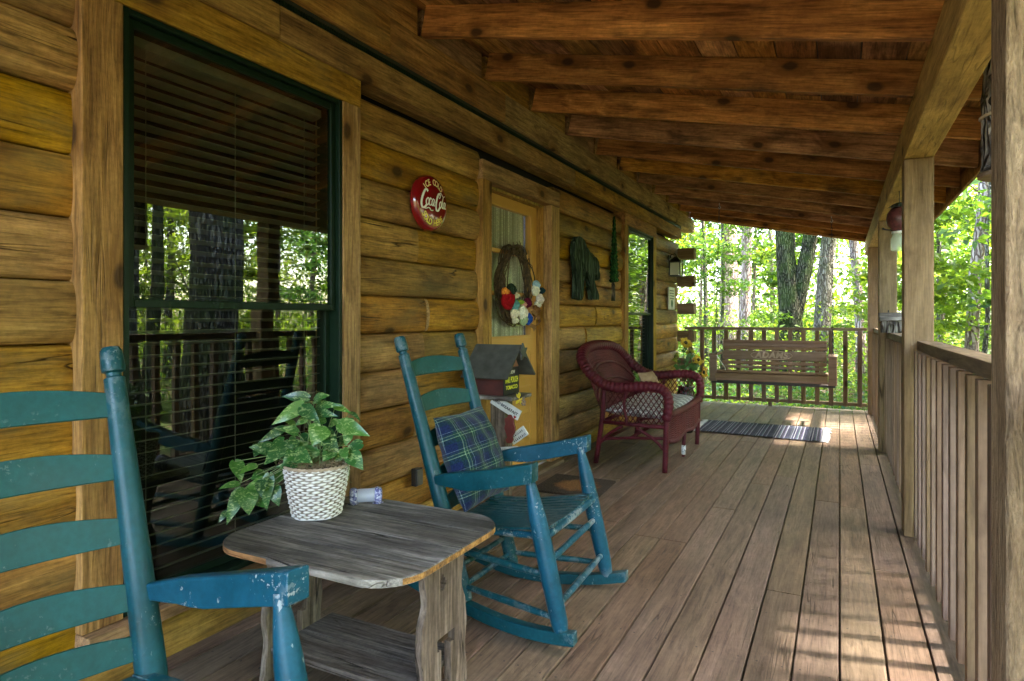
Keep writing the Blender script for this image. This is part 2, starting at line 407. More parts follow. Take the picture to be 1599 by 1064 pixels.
# ------------------------------------------------------------------ porch deck
def build_deck():
    mb = MB(); bw = .1428; x = 2.08-14*bw
    rr = random.Random(3)
    xs = [x-bw+i*bw for i in range(17)]
    for i, x0 in enumerate(xs):
        cuts = [-1.6]; y = -1.6
        while y < 9.32:
            y += rr.choice([2.44, 3.05, 3.66]) if y > -1.6 else rr.uniform(1.2, 3.6)
            cuts.append(min(y, 9.34))
            if y >= 9.34: break
        for a, b in zip(cuts[:-1], cuts[1:]):
            if b-a < .05: continue
            dz = rr.uniform(-.0012, .0012)
            mb.box(x0+.0035, x0+bw-.0035, a+.0012, b-.0012, -.03, dz)
    mb.box(xs[-1]+bw+.0035, 2.59, -1.6, 9.345, -.03, 0)
    d = mb.build('porch_deck', M_DECK, bevel=.0035); d['kind'] = 'structure'
    mb = MB()
    for i, x0 in enumerate(xs[1:]):
        for j in range(27):
            for dx in (.028, bw-.028):
                X, Y = x0+dx+rr.uniform(-.004, .004), -1.3+.405*j+rr.uniform(-.008, .008)
                mb.add([(X+.0042*math.cos(a*math.pi/3), Y+.0042*math.sin(a*math.pi/3), .0016) for a in range(6)], [tuple(range(6))])
    d = mb.build('porch_deck_screws', plain('rusty_screw', (.05,.035,.025), .6)); d['kind'] = 'structure'
    mb = MB(); mb.box(.0, 2.57, -1.6, 9.30, -.26, -.05); mb.box(2.572, 2.60, -1.6, 9.30, -.26, -.034)
    d = mb.build('porch_deck_joists', M_RAILX); d['kind'] = 'structure'
build_deck()

# ------------------------------------------------------------------ log cabin
CAS = .024           # casing face
cabin = thing('log_cabin', 'honey stained log cabin wall with green framed windows along the porch', 'cabin', (0, 4, 0))
OPEN = [(1.141, 2.418, .21, 2.33), (3.603, 4.883, -.2, 2.215), (6.69, 8.02, .21, 2.33)]   # casings: y0,y1,z0,z1
def build_logs():
    mb = MB(); pitch = .195; rr = random.Random(11)
    ks = range(-5, 7)
    for k in ks:
        z0 = 1.295+pitch*(k-2)
        zc = z0+pitch/2
        segs = [(-1.8, 9.42 if True else 0)]
        for (a, b, c, d) in OPEN:
            if zc > c-.02 and zc < d:
                out = []
                for s0, s1 in segs:
                    if s0 < a and s1 > b: out += [(s0, a+.012), (b-.012, s1)]
                    else: out.append((s0, s1))
                segs = out
        fin = []
        for s0, s1 in segs:
            if s1-s0 > 2.2 or (s1-s0 > 1.1 and rr.random() < .3):
                c = rr.uniform(s0+.5, s1-.5); fin += [(s0, c-.002), (c+.002, s1)]
            else: fin.append((s0, s1))
        for s0, s1 in fin:
            n = max(3, int((s1-s0)/.09)); prof = 13
            ph = rr.uniform(0, 9); am = rr.uniform(.6, 1.15); vs = []
            for i in range(n+1):
                y = s0+(s1-s0)*i/n
                wv = .004*math.sin(y*2.3+ph)+.0025*math.sin(y*6.1+ph*2); wz = .004*math.sin(y*1.7+ph*3)
                e = min(i, n-i); endr = .006 if e == 0 else 0
                for j in range(prof):
                    a = -math.pi/2+math.pi*j/(prof-1)
                    zz = zc+(pitch/2-.0015)*(math.sin(a)*.82+.18*math.sin(a)**3)+wz*math.cos(a)
                    xx = -.048+(.050*am+wv-endr)*(math.cos(a)**.52 if math.cos(a) > 1e-6 else 0)
                    # flat checks: shallow lip
                    vs.append((xx, y, zz))
                vs.append((-.16, y, zc+pitch/2-.002)); vs.append((-.16, y, zc-pitch/2+.002))
            P = prof+2; fs = []
            for i in range(n):
                for j in range(P):
                    j2 = (j+1) % P
                    fs.append((i*P+j, (i+1)*P+j, (i+1)*P+j2, i*P+j2))
            fs.append(tuple(range(P))); fs.append(tuple(n*P+j for j in range(P))[::-1])
            mb.add(vs, fs)
    mb.build('log_wall', M_LOG, cabin, smooth=True)
    # body of the house behind
    mb = MB()
    z_lo = GZ-.2
    spans = [(-1.8, OPEN[0][0]+.05), (OPEN[0][1]-.05, OPEN[1][0]+.05), (OPEN[1][1]-.05, OPEN[2][0]+.05), (OPEN[2][1]-.05, 9.2)]
    for a, b in spans: mb.box(-.26, -.155, a, b, z_lo, 2.9)
    for (a, b, c, d) in OPEN:
        mb.box(-.26, -.155, a+.05, b-.05, d-.02, 2.9); mb.box(-.26, -.155, a+.05, b-.05, z_lo, c)
    mb.box(-5, -.26, 9.06, 9.2, z_lo, 3.4); mb.box(-5, -.26, -1.8, -1.66, z_lo, 3.4)
    mb.box(-5, -4.9, -1.66, 9.06, z_lo, 3.4)
    mb.build('inner_wall', M_DARK, cabin)
    # log ends of the crossing wall
    for k in (-5, -3, -1, 1, 3):
        z0 = 1.295+pitch*k+.13
        MB().box(.02, .255, 9.19, 9.36, z0+.006, z0+.16).build('crossing_log_end', M_RAILX, cabin, bevel=.008)
    # gable-side wall below overhang (corner)
build_logs()

def build_trim():
    # lower board over casings, dark vent strip, upper ledger board
    mb = MB()
    for a, b in ((-1.8, 1.9), (1.903, 5.2), (5.203, 9.36)): mb.box(-.10, .042, a, b, 2.325, 2.462)
    mb.build('lower_trim_board', M_TRIMY, cabin, bevel=.004)
    MB().box(-.10, .030, -1.8, 9.40, 2.464, 2.512).build('vent_strip', plain('vent_dark', (.02,.022,.012), .7), cabin)
    mb = MB()
    for i in range(760):
        y = -1.7+i*.0146
        mb.box(.031, .036, y, y+.008, 2.468, 2.490)
    mb.build('vent_louver', M_GREEN, cabin)
    mb = MB()
    for a, b in ((-1.8, 2.6), (2.602, 3.85), (3.852, 6.6), (6.602, 10.2)): mb.box(-.10, .062, a, b, 2.514, 2.700)
    mb.build('ledger_board', M_TRIMY, cabin, bevel=.004)
    MB().box(-.16, -.11, -1.8, 10.0, 2.512, 2.99).build('wall_backing', M_DARK, cabin)
build_trim()

def glass_mat(name, refl=.3, rough=.0, tint=(.55,.6,.5)):
    M = NT(name); M.t.nodes.remove(M.p)
    gl = M.n('BsdfGlossy', {'Color': (.95,.97,.9), 'Roughness': rough})
    nz = M.noise(M.tc.outputs['Object'], 2.2, 2)
    b = M.n('Bump', {'Strength': .05, 'Distance': .02, 'Height': nz}); M.t.links.new(b.outputs[0], gl.inputs['Normal'])
    tr = M.n('BsdfTransparent', {'Color': tint})
    fr = M.n('LayerWeight', {0: .35}).outputs['Facing']
    fac = M.math('ADD', M.math('MULTIPLY', M.math('POWER', fr, 2.), .5), refl, clamp=True)
    mx = M.n('MixShader', {0: fac, 1: tr.outputs[0], 2: gl.outputs[0]})
    M.t.links.new(mx.outputs[0], M.t.nodes['Material Output'].inputs[0]); return M.m
M_GLASS = glass_mat('window_glass', .10)
M_BLIND = plain('blind_slat', (.27,.26,.21), .5)

def window(y0, y1, z0, z1, label):
    """y0..z1: outer casing; the sash sits inside"""
    a, b, c, d = y0+.130, y1-.124, z0, z1-.138
    f = .020; mb = MB(); X0, X1 = -.12, .020
    mb.box(X0, X1, a, a+f, c, d); mb.box(X0, X1, b-f, b, c, d); mb.box(X0, X1-.002, a+f, b-f, d-f, d); mb.box(X0, X1-.002, a+f, b-f, c, c+f)
    w_ = mb.build('window', M_GREEN, cabin, bevel=.003, label=label)
    for ya, yb in ((y0, y0+.128), (y1-.122, y1)): MB().box(-.15, CAS, ya, yb, z0-.001, z1-.137).build('side_casing', M_TRIMZ, w_, bevel=.004)
    MB().box(-.15, CAS+.002, y0, y1, z1-.136, z1-.006).build('head_casing', M_TRIMY, w_, bevel=.004)
    MB().box(-.1, CAS+.04, y0-.0, y1, z0-.045, z0-.003).build('sill', M_TRIMY, w_, bevel=.003)
    zm = 1.235; s = .028
    mb = MB()
    ya, yb = a+f+.002, b-f-.002
    for (z_a, z_b, x) in ((zm-.02, d-f-.002, -.002), (c+f+.002, zm+.02, -.037)):
        mb.box(x-.03, x, ya, ya+s, z_a, z_b); mb.box(x-.03, x, yb-s, yb, z_a, z_b)
        mb.box(x-.03, x-.001, ya+s, yb-s, z_b-s, z_b); mb.box(x-.03, x-.001, ya+s, yb-s, z_a, z_a+s)
    mb.build('sash', M_GREEN, w_, bevel=.003)
    for (z_a, z_b, x) in ((zm+.01, d-f-s, -.014), (c+f+s, zm-.01, -.050)):
        MB().add([(x, ya+s-.004, z_a), (x, yb-s+.004, z_a), (x, yb-s+.004, z_b), (x, ya+s-.004, z_b)], [(0, 1, 2, 3)]).build('pane', M_GLASS, w_)
    mb = MB(); z = c+.07
    q = Quaternion((0, 1, 0), R(-14))
    while z < d-.06:
        mb.obox((-.105, (ya+yb)/2, z), q, .046, yb-ya-.03, .0025); z += .0425
    for fy in (.12, .5, .88):
        y = ya+(yb-ya)*fy; mb.box(-.0805, -.079, y-.0012, y+.0012, c+.05, d-.05)
    mb.box(-.13, -.08, ya+.01, yb-.01, d-.075, d-.04)
    mb.build('blind', M_BLIND, w_)
    MB().box(-.5, -.45, a-.3, b+.3, c-.3, d+.2).box(-.45, -.262, a-.3, b+.3, d+.15, d+.2).box(-.45, -.262, a-.3, a-.25, c-.25, d+.15).box(-.45, -.262, b+.25, b+.3, c-.25, d+.15).box(-.45, -.262, a-.25, b+.25, c-.3, c-.25).build('dark_room', M_DARK, w_)  # black box added behind the glass, standing in for the unlit room
    return w_
def thing_part(name, parent, mb, mat, label=None):
    return mb.build(name, mat, parent, bevel=.004, label=label)
window(*OPEN[0], 'large near window reflecting the woods'); window(*OPEN[2], 'narrow looking far window beyond the loveseat')

def door():
    y0, y1, _, z1 = OPEN[1]
    mb = MB().box(-.15, CAS, y0, y0+.125, -.0, z1-.128).box(-.15, CAS, y1-.165, y1, 0, z1-.128)
    cs = mb.build('door_casing', M_TRIMZ, cabin, bevel=.004)
    MB().box(-.15, CAS+.002, y0, y1, z1-.127, z1-.002).build('head_casing', M_TRIMY, cs, bevel=.004)
    MB().box(-.15, -.045, y0+.127, y0+.145, .03, z1-.13).box(-.15, -.045, y1-.185, y1-.167, .03, z1-.13).box(-.15, -.046, y0+.146, y1-.186, z1-.148, z1-.13).build('door_jamb', M_TRIMZ, cabin)
    MB().box(-.15, .075, y0+.02, y1-.02, .002, .028).build('threshold', M_RAILY, cabin, bevel=.004)
    MB().box(-.13, -.01, y0+.147, y1-.187, .030, .048).build('door_sill', M_ALU, cabin, bevel=.003)
    a, b, c, d = y0+.149, y1-.189, .052, z1-.15
    X0, X1 = -.138, -.10
    ga, gb, gc, gd = a+.11, b-.125, 1.045, 1.985
    mb = MB()
    mb.box(X0, X1, a, ga, c, d); mb.box(X0, X1, gb, b, c, d); mb.box(X0, X1-.0005, ga, gb, gd, d); mb.box(X0, X1-.0005, ga, gb, c, gc)
    slab = mb.build('door', M_DOOR, cabin, label='mustard yellow entry door with curtained glass')
    mb = MB(); e = .018
    mb.box(X1-.001, X1+.012, ga-e, ga+.004, gc-e, gd+e); mb.box(X1-.001, X1+.012, gb-.004, gb+e, gc-e, gd+e)
    mb.box(X1-.001, X1+.011, ga+.004, gb-.004, gd-.004, gd+e); mb.box(X1-.001, X1+.011, ga+.004, gb-.004, gc-e, gc+.004)
    mb.build('glass_frame', M_DOOR, slab, bevel=.003)
    mb = MB()
    for z in (1.665, 1.36): mb.box(X1-.03, X1+.006, ga+.001, gb-.001, z-.015, z+.015)
    mb.build('muntin', M_DOOR, slab, bevel=.005)
    MB().add([(X1-.018, ga, gc), (X1-.018, gb, gc), (X1-.018, gb, gd), (X1-.018, ga, gd)], [(0, 1, 2, 3)]).build('pane', glass_mat('door_glass', .05, tint=(.9,.92,.85)), slab)
    # lace curtain
    n = 120; V = []; F = []
    for i in range(n+1):
        y = ga-.02+(gb-ga+.04)*i/n; x = X0-.025+.010*math.sin(i*1.15)+.004*math.sin(i*.37)
        V += [(x, y, gc-.04), (x, y, gd+.04)]
        if i: F.append((2*i-2, 2*i, 2*i+1, 2*i-1))
    M = NT('lace'); v = M.tc.outputs['Object']
    st = M.noise(M.vmath('MULTIPLY', v, (1, 95, .6)), 1., 2); sp = M.n('TexVoronoi', {'Vector': v, 'Scale': 95.}).outputs[0]  # vertical streaks paint the shading of the folds, voronoi the lace pattern
    f = M.math('MULTIPLY', M.mapr(st, .42, .56), M.mapr(sp, .25, .55, 1, .45))
    M.out(M.mix(f, (.34,.35,.28), (.9,.9,.8)), .9)
    MB().add(V, F).build('curtain', M.m, slab, smooth='all')
    MB().box(-.25, -.21, ga-.1, gb+.1, gc-.1, gd+.1).build('dark_room', M_DARK, slab)  # black sheet added behind the curtain in place of the unlit room
    # raised panels, two columns of three
    mid = (ga+gb)/2-.01
    for (pa, pb) in ((a+.10, mid-.055), (mid+.045, b-.105)):
        for (pc, pd) in ((.715, .935), (.43, .655), (.165, .38)):
            mb = MB(); t = .012
            mb.box(X1-.001, X1+.006, pa, pb, pc, pc+t); mb.box(X1-.001, X1+.006, pa, pb, pd-t, pd)
            mb.box(X1-.001, X1+.0055, pa, pa+t, pc+t, pd-t); mb.box(X1-.001, X1+.0055, pb-t, pb, pc+t, pd-t)
            mb.add([(X1+.001, pa+t, pc+t), (X1+.001, pb-t, pc+t), (X1+.001, pb-t, pd-t), (X1+.001, pa+t, pd-t),
                    (X1+.007, pa+.04, pc+.04), (X1+.007, pb-.04, pc+.04), (X1+.007, pb-.04, pd-.04), (X1+.007, pa+.04, pd-.04)],
                   [(4, 5, 6, 7), (0, 1, 5, 4), (1, 2, 6, 5), (2, 3, 7, 6), (3, 0, 4, 7)])
            mb.build('door_panel', M_DOOR, slab)
door()

# ------------------------------------------------------------------ porch roof
def rz(x): return 2.706-.2035*(x-.05)     # underside of the rafters
roof = thing('porch_roof', 'sloping open rafter porch roof of reddish stained timber', 'roof', (1.4, 4, 2.7))
def build_roof():
    rr = random.Random(4)
    ysr = [2.855-.6975*3+.6975*i for i in range(14)]+[10.06]
    D = .168
    for y in ysr:
        z = rz
        xb0, xb1 = .066, 2.858
        th = math.atan(.2035); L = (xb1-xb0)/math.cos(th)
        o = MB().box(0, L, 0, .042, 0, D*math.cos(th)).build('rafter', M_RAFT, roof, bevel=.003)
        o.location = (xb0, y, z(xb0)); o.rotation_euler = (0, th, 0)
    # blocking between rafters over the ledger
    for a, b in zip(ysr[:-1], ysr[1:]):
        MB().box(-.10, .048, a+.045, b-.003, 2.702, 2.702+D).build('blocking', M_TRIMY, roof, bevel=.003)
    # roof boards running along the porch
    n = 16; xa, xb = -.1, 2.93; w_ = (xb-xa)/n; mb = MB()
    for i in range(n):
        x0, x1 = xa+i*w_+.003, xa+(i+1)*w_-.003
        cuts = [-1.9, rr.uniform(.5, 3), rr.uniform(4, 6), rr.uniform(7, 8.6), 10.2]
        for a, b in zip(cuts[:-1], cuts[1:]):
            vs = [(x, y, rz(x)+D+.002+dz) for y in (a+.001, b-.001) for x in (x0, x1) for dz in (0, .02)]
            mb.add(vs, [(0, 2, 3, 1), (4, 5, 7, 6), (0, 1, 5, 4), (2, 6, 7, 3), (0, 4, 6, 2), (1, 3, 7, 5)])
    mb.build('roof_boards', M_ROOFB, roof)
    vs = [(x, y, rz(x)+D+.026+dz) for y in (-2, 10.25) for x in (-.15, 2.97) for dz in (0, .012)]
    MB().add(vs, [(0, 2, 3, 1), (4, 5, 7, 6), (0, 1, 5, 4), (2, 6, 7, 3), (0, 4, 6, 2), (1, 3, 7, 5)]).build('shingle_deck', M_BLACK, roof)
    # header beam on the posts and the fascia board
    for a, b in ((-1.9, 1.72), (1.723, 6.58), (6.583, 10.04)):
        MB().box(2.389, 2.529, a, b, 2.04, 2.232).build('header_beam', M_BEAM, roof, bevel=.005)
    MB().box(2.862, 2.885, -2, 10.2, 2.105, 2.30).build('fascia_board', M_RAFT, roof, bevel=.003)
build_roof()

# ------------------------------------------------------------------ posts and railings
def rough_post():
    M = NT('rough_sawn_post'); v = M.tc.outputs['Object']
    a_ = M.noise(M.vmath('MULTIPLY', v, (60, 60, 9)), 1., 6, .65, 1.2); b_ = M.noise(v, 3, 4, .6); c_ = M.noise(M.vmath('MULTIPLY', v, (190, 190, 60)), 1., 3, .6)
    c = M.ramp(b_, [(.35, (.34,.22,.12)), (.65, (.50,.35,.20))])  # tan lightened to stand in for light on the front face
    c = M.mix(1, c, M.ramp(a_, [(.34, .45), (.5, .95), (.66, 1.2)]), 'MULTIPLY'); c = M.mix(1, c, M.ramp(c_, [(.3, .75), (.7, 1.15)]), 'MULTIPLY')
    M.bump(M.math('ADD', a_, M.math('MULTIPLY', c_, .3)), 1., .02); return M.out(c, .85, Specular_IOR_Level=.1)
M_POSTR = rough_post()
PY = [1.662, 4.045, 6.50, 8.95]
PL = ['nearest porch post at the right picture edge with a rough sunlit front face', 'second porch post, pale and split by a long crack, nearest but one to the camera',
      'third porch post behind the hanging red feeder and jar', 'farthest porch post at the corner of the far railing']
for y, l in zip(PY, PL):
    mb = MB(); n = 16; rr = random.Random(int(y*10)); w_ = .148 if y < 2 else .138
    mb.box(2.389, 2.389+w_, y, y+w_, 0.001, 2.038)
    tag(mb.build('porch_post', M_POSTR if y < 2 else M_POST, bevel=.006), l, 'post', 'square timber posts holding up the porch roof')

def railing(p0, p1, axis, label, zt=1.057, n=None, sp=.163, legs=(), b=.043):
    """p0,p1: (x,y) ends along the rail centre line"""
    x0, y0 = p0; x1, y1 = p1
    t = thing('porch_railing', label, 'railing', ((x0+x1)/2, (y0+y1)/2, 0), 'brown wooden railings round the porch')
    rt = M_RAILY if axis == 'y' else M_RAILX
    if axis == 'y':
        MB().box(x0-.045, x0+.045, y0, y1, zt-.05, zt).build('top_rail', rt, t, bevel=.004)
        MB().box(x0-.022, x0+.016, y0, y1, .062, .10).build('bottom_rail', rt, t, bevel=.003)
    else:
        MB().box(x0, x1, y0-.045, y0+.045, zt-.038, zt).build('top_rail', rt, t, bevel=.004)
        MB().box(x0, x1, y0-.016, y0+.022, .062, .105).build('bottom_rail', rt, t, bevel=.003)
    L = (y1-y0) if axis == 'y' else (x1-x0); N = n or int(L/sp); first = None
    for i in range(N):
        s = (i+.5)*L/N
        if first is None:
            if axis == 'y': first = MB().box(x0-.022-b, x0-.0225, y0+s-b/2, y0+s+b/2, .035, zt-.052).build('baluster', M_BAL, t, bevel=.003); base = s
            else: first = MB().box(x0+s-b/2, x0+s+b/2, y0-.016-b, y0-.0165, .06, zt-.040).build('baluster', M_BAL, t, bevel=.003); base = s
        else:
            c = first.copy(); col.objects.link(c)
            c.data = first.data.copy()
            d = s-base
            co = np.empty(len(c.data.vertices)*3, np.float32); c.data.vertices.foreach_get('co', co); co = co.reshape(-1, 3)
            co[:, 1 if axis == 'y' else 0] += d; c.data.vertices.foreach_set('co', co.ravel())
    for s in legs:
        if axis == 'y': MB().box(x0-.022, x0+.016, y0+s, y0+s+.045, .001, .061).build('foot_block', rt, t, bevel=.003)
        else: MB().box(x0+s, x0+s+.045, y0-.016, y0+.02, .001, .061).build('foot_block', rt, t, bevel=.003)
    return t
XR = 2.389+.06+.045
railing((XR, -1.0), (XR, 1.660), 'y', 'railing bay behind and beside the nearest post, mostly out of frame')
railing((XR, 1.662+.15), (XR, 4.043), 'y', 'railing bay between the nearest post and the cracked second post', legs=(1.1,))
railing((XR, 4.045+.14), (XR, 6.498), 'y', 'railing bay between the second and third porch posts', legs=(1.1,))
railing((XR, 6.50+.14), (XR, 8.948), 'y', 'short looking railing bay by the far corner post', legs=(1.1,))
railing((.13, 9.21), (2.387, 9.21), 'x', 'far end railing behind the porch swing', n=14, legs=(1.1,), b=.052)

# ------------------------------------------------------------------ the woods
def build_woods():
    T = tree
    # big forked tree beyond the far railing
    x, y = 2.08-.0665*15, 16.2
    z_ = GZ+terrain(x, y)
    t = thing('tree', 'large dark mossy tree whose trunk forks in two behind the porch swing', 'tree', (x, y, z_), 'trees standing in the woods around the porch')
    rr = random.Random(5); rng = np.random.default_rng(5)
    mb = MB()
    mb.tube([(x-.03, y, z_-.2), (x-.02, y, z_+.2), (x-.02, y, z_+1.1), (x-.02, y, z_+1.9), (x-.07, y, z_+2.5), (x-.13, y, z_+3.1), (x-.17, y, z_+3.9), (x-.16, y, z_+4.8), (x-.10, y, z_+7), (x-.4, y+.2, z_+12)],
            [.42, .32, .265, .26, .235, .20, .185, .18, .16, .08], 20)
    mb.tube([(x+.05, y+.02, z_+1.3), (x+.10, y+.02, z_+1.9), (x+.21, y+.03, z_+2.45), (x+.34, y+.05, z_+3.05), (x+.44, y+.05, z_+3.8), (x+.50, y+.05, z_+4.8), (x+.7, y+.1, z_+7.5), (x+1.2, y, z_+11)],
            [.14, .19, .185, .165, .155, .15, .13, .06], 18)
    blobs = []
    for (h, dx, dy, L, up) in ((3.95, -1, .1, 2.3, .12), (3.7, 1, -.1, 1.0, -.05), (4.1, 1, .3, 1.3, .3), (5.5, -.8, -.8, 2.8, .3), (6.5, .8, -.7, 3, .3), (8, -1, .4, 2.8, .4), (9, .9, .6, 2.6, .4), (10.5, -.3, -1, 2.4, .5), (11.5, .2, .4, 2, .6)):
        sx = -.13 if dx < 0 else .4+max(0, h-4.7)*.09
        q, d = limb(mb, (x+sx, y, z_+h), (dx, dy, up), L, .045 if h < 5 else .07, .012, 6, .13, 7, rr)
        if h > 5: blobs += [(q[-1].x, q[-1].y, q[-1].z, L*.36, L*.2), (q[4].x, q[4].y, q[4].z, L*.3, L*.16)]
    mb.build('trunk', bark('bark_shaded_moss', (.008,.008,.005), (.035,.033,.018), (.085,.08,.05), moss=.55, sc_=1.1), t, smooth='all')  # bark colours darkened to carry the shade on this trunk
    crown('crown', blobs, 9000, .12, M_LEAF, t, rng)
    def at(u, Y): return 2.08+Y*((u-799.5)/1000*.8903-.4554)/(.8903+(u-799.5)/1000*.4554)
    T('tree', 'tall pale pinkish trunk rising left of the forked tree', at(1163, 19), 19, 15, .17, (.006, 0), M_BARKP, M_LEAF, 6000, .13, 5.5, 2.6, seed=2)
    T('tree', 'broad sunlit whitish trunk farthest left beyond the far railing', at(1137, 24), 24, 17, .36, (.012, 0), M_BARKP, M_LEAFY, 6000, .15, 6, 3, seed=3)
    T('tree', 'thin dark sapling trunk in front of the whitish trunk', at(1128, 15), 15, 8, .045, (.0, 0), M_BARKD, M_LEAF, 4500, .10, 2.2, 1.5, low=3, seed=4)
    T('tree', 'leaning grey mossy trunk right of the forked tree', at(1277, 19), 19, 14, .24, (.075, 0), M_BARKG, M_LEAFB, 7000, .13, 4.5, 2.6, seed=6)
    T('tree', 'slim pinkish trunk leaning left beside the far corner post', at(1349, 17), 17, 12, .12, (-.055, 0), M_BARKP, M_LEAFY, 6500, .12, 3.6, 2.4, low=2, seed=7)
    T('tree', 'slender pinkish brown trunk seen over the railing through the right opening', at(1512, 13.5), 13.5, 13, .115, (.045, .0), M_BARKP, M_LEAF, 6000, .11, 4.5, 2.4, low=3, seed=8)
    T('tree', 'young maple with broad bright leaves just outside the right opening', at(1500, 12.6)+.3, 12.6, 6.5, .045, (.02, 0), M_BARKG, M_LEAFY, 5200, .15, 1.6, 1.5, low=2, seed=9)
    T('tree', 'leafy sapling behind the right side railing near the second post', at(1466, 16), 16, 8, .06, (0, 0), M_BARKG, M_LEAF, 5500, .12, 2, 2, low=4, seed=10)
    T('tree', 'massive dark trunk mirrored in the near window', 4.55, 5.25, 16, .33, (.004, .0), M_BARKD, M_LEAF, 9000, .12, 6.5, 3.4, seed=12)
    T('tree', 'second dark trunk mirrored in the near window behind the massive one', 7.8, 6.2, 13, .17, (.01, .0), M_BARKD, M_LEAFY, 7500, .12, 3.5, 2.8, seed=13)
    for i, (x, y) in enumerate(((8.4, 1.2), (7.7, 4.4), (9.0, 7.4))):  # trees added for their dense, out-of-view crowns, which block sun from the deck
        T('tree', ['high crowned shade tree standing out beyond the nearest post', 'high crowned shade tree facing the yellow door across the railing', 'high crowned shade tree out beyond the third post'][i], x, y, 13, .13, (-.02, 0), M_BARKD, M_LEAF, 17500, .13, 6, 3.6, seed=60+i)
    # woods all round: individual trees, no two alike
    spots = []
    rr = random.Random(21)
    words_a = ['slim', 'stout', 'bushy', 'tall', 'young', 'crooked', 'slender', 'spreading']
    k = 0
    cand = [(6.5, 10.5), (8.8, 8.2), (9.5, 3.0), (6.4, 1.2), (10.5, .2), (7.5, -2.4), (12.5, 5.6), (6.2, 14.6), (9.2, 14.5), (13, 10.5), (12.8, 16.5), (7.2, 19.5),
            (3.2, 22.5), (-1.6, 20.5), (-3.6, 16.8), (-5.2, 22.0), (.6, 27.5), (5.4, 27.0), (10.8, 24.5), (-7.5, 28), (16.5, 3.5), (16.8, 9.5), (16, 20), (-2.9, 13.2), (11.6, -5.2), (15, -2)]
    where = ['behind the cracked second post', 'behind the right side railing, second row', 'out across the railing from the big window', 'nearest to the railing beside the closest post',
             'far out beyond the closest post', 'behind the camera side of the porch', 'far out across from the door', 'just right of the far corner post',
             'in the gap between third and corner posts', 'deep behind the second post', 'deep in the gap right of the third post', 'right of the leaning pinkish trunk',
             'far behind the leaning grey trunk', 'between the whitish trunk and the pink trunk', 'beside the log corner, left of the whitish trunk', 'deep behind the log corner at far left',
             'deep between the forked tree and the pink trunk', 'deep behind the far corner post', 'deep behind the third post', 'deepest at the far left behind the log wall', 'deepest across from the big window',
             'deepest across from the loveseat', 'deepest right of the corner post', 'nearest to the log corner at the far left', 'out of frame behind the camera', 'out of frame far right of the closest post']
    for (x, y) in cand:
        far = math.hypot(x-2, y)
        dist = 'beyond the far railing' if x < 4 and y > 12 else 'out beyond the side railing'
        bm = [M_BARKG, M_BARKD, M_BARKP][k % 3]; lm = [M_LEAF, M_LEAFY, M_LEAFB, M_LEAFY][k % 4]
        T('tree', 'green woodland tree in full leaf '+where[k], x, y, rr.uniform(8, 14), rr.uniform(.07, .2), (rr.uniform(-.03, .03), rr.uniform(-.03, .03)), bm, lm, 7500 if far < 20 else 6500, .105+.0035*far, rr.uniform(1.8, 3.4), rr.uniform(2.2, 3.2), low=3 if far < 16 else 2, seed=40+k)
        k += 1
    # understorey and far wood: masses nobody could count
    rng = np.random.default_rng(77)
    def mass(name, n, region, zr, size, mat, sub=22, sp=(.35, .35, .09)):
        k = n//sub; c = region(k); o = rng.normal(size=(k, sub, 3))*np.array(sp)
        zz = GZ+rng.uniform(0, 1, k)**1.3*(zr[1]-zr[0])+zr[0]+np.array([terrain(a, b) for a, b in c])
        P = np.concatenate([c, zz[:, None]], 1)[:, None, :]+o
        V, F = leaves(P.reshape(-1, 3), size, rng); o_ = arr_mesh(name, V, F, mat); o_['kind'] = 'stuff'; return o_
    def front(k):
        out = []
        while len(out) < k:
            a = rng.uniform(R(-30), R(112)); d = rng.uniform(7, 30)
            x = 2.6+d*math.cos(a)*1.0 if False else 2.4+d*math.sin(R(90)-a); y = 3+d*math.cos(R(90)-a)
            if (x < 4.2 and y < 11.5) or (x < -2 and y < 12): continue
            out.append((x, y))
        return np.array(out)
    mass('undergrowth', 52000, front, (.05, 1.9), .11, M_LEAFY)
    mass('undergrowth_fern', 34000, front, (.0, .7), .10, M_LEAFB, sp=(.3, .3, .06))
    def near_far(k):
        return np.stack([rng.uniform(-1.5, 5, k), rng.uniform(10, 19, k)], 1)
    mass('ground_cover', 14000, near_far, (.0, .22), .07, M_LEAF, sp=(.35, .35, .03))
    mass('leaf_litter', 16000, lambda k: np.stack([rng.uniform(-4, 9, k), rng.uniform(9.6, 24, k)], 1), (.01, .03), .09, M_LITTER, sp=(.5, .5, .012))
    def ring(k):
        a = rng.uniform(R(-60), R(150), k); d = rng.uniform(24, 46, k)
        return np.stack([2+d*np.cos(a), 3+d*np.sin(a)], 1)
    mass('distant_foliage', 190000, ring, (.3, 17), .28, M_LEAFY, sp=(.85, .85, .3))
    mass('distant_foliage_shade', 130000, ring, (0, 15), .28, M_LEAF, sp=(.85, .85, .3))  # second leaf mass in the darker broad leaf, reaching less high
    # far trunks that read as one mass
    mb = MB(); rr = random.Random(9)
    for i in range(110):
        a = R(rr.uniform(-50, 140)); d = rr.uniform(22, 44); x = 2+d*math.cos(a); y = 3+d*math.sin(a)
        r_ = rr.uniform(.04, .13); z_ = GZ+terrain(x, y)
        l = rr.uniform(-.5, .5)
        mb.tube([(x, y, z_-.2), (x+l*.4, y, z_+5), (x+l*1.2, y, z_+14)], [r_, r_*.8, r_*.4], 7)
    o = mb.build('distant_woods', M_BARKP, smooth='all'); o['kind'] = 'stuff'
build_woods()

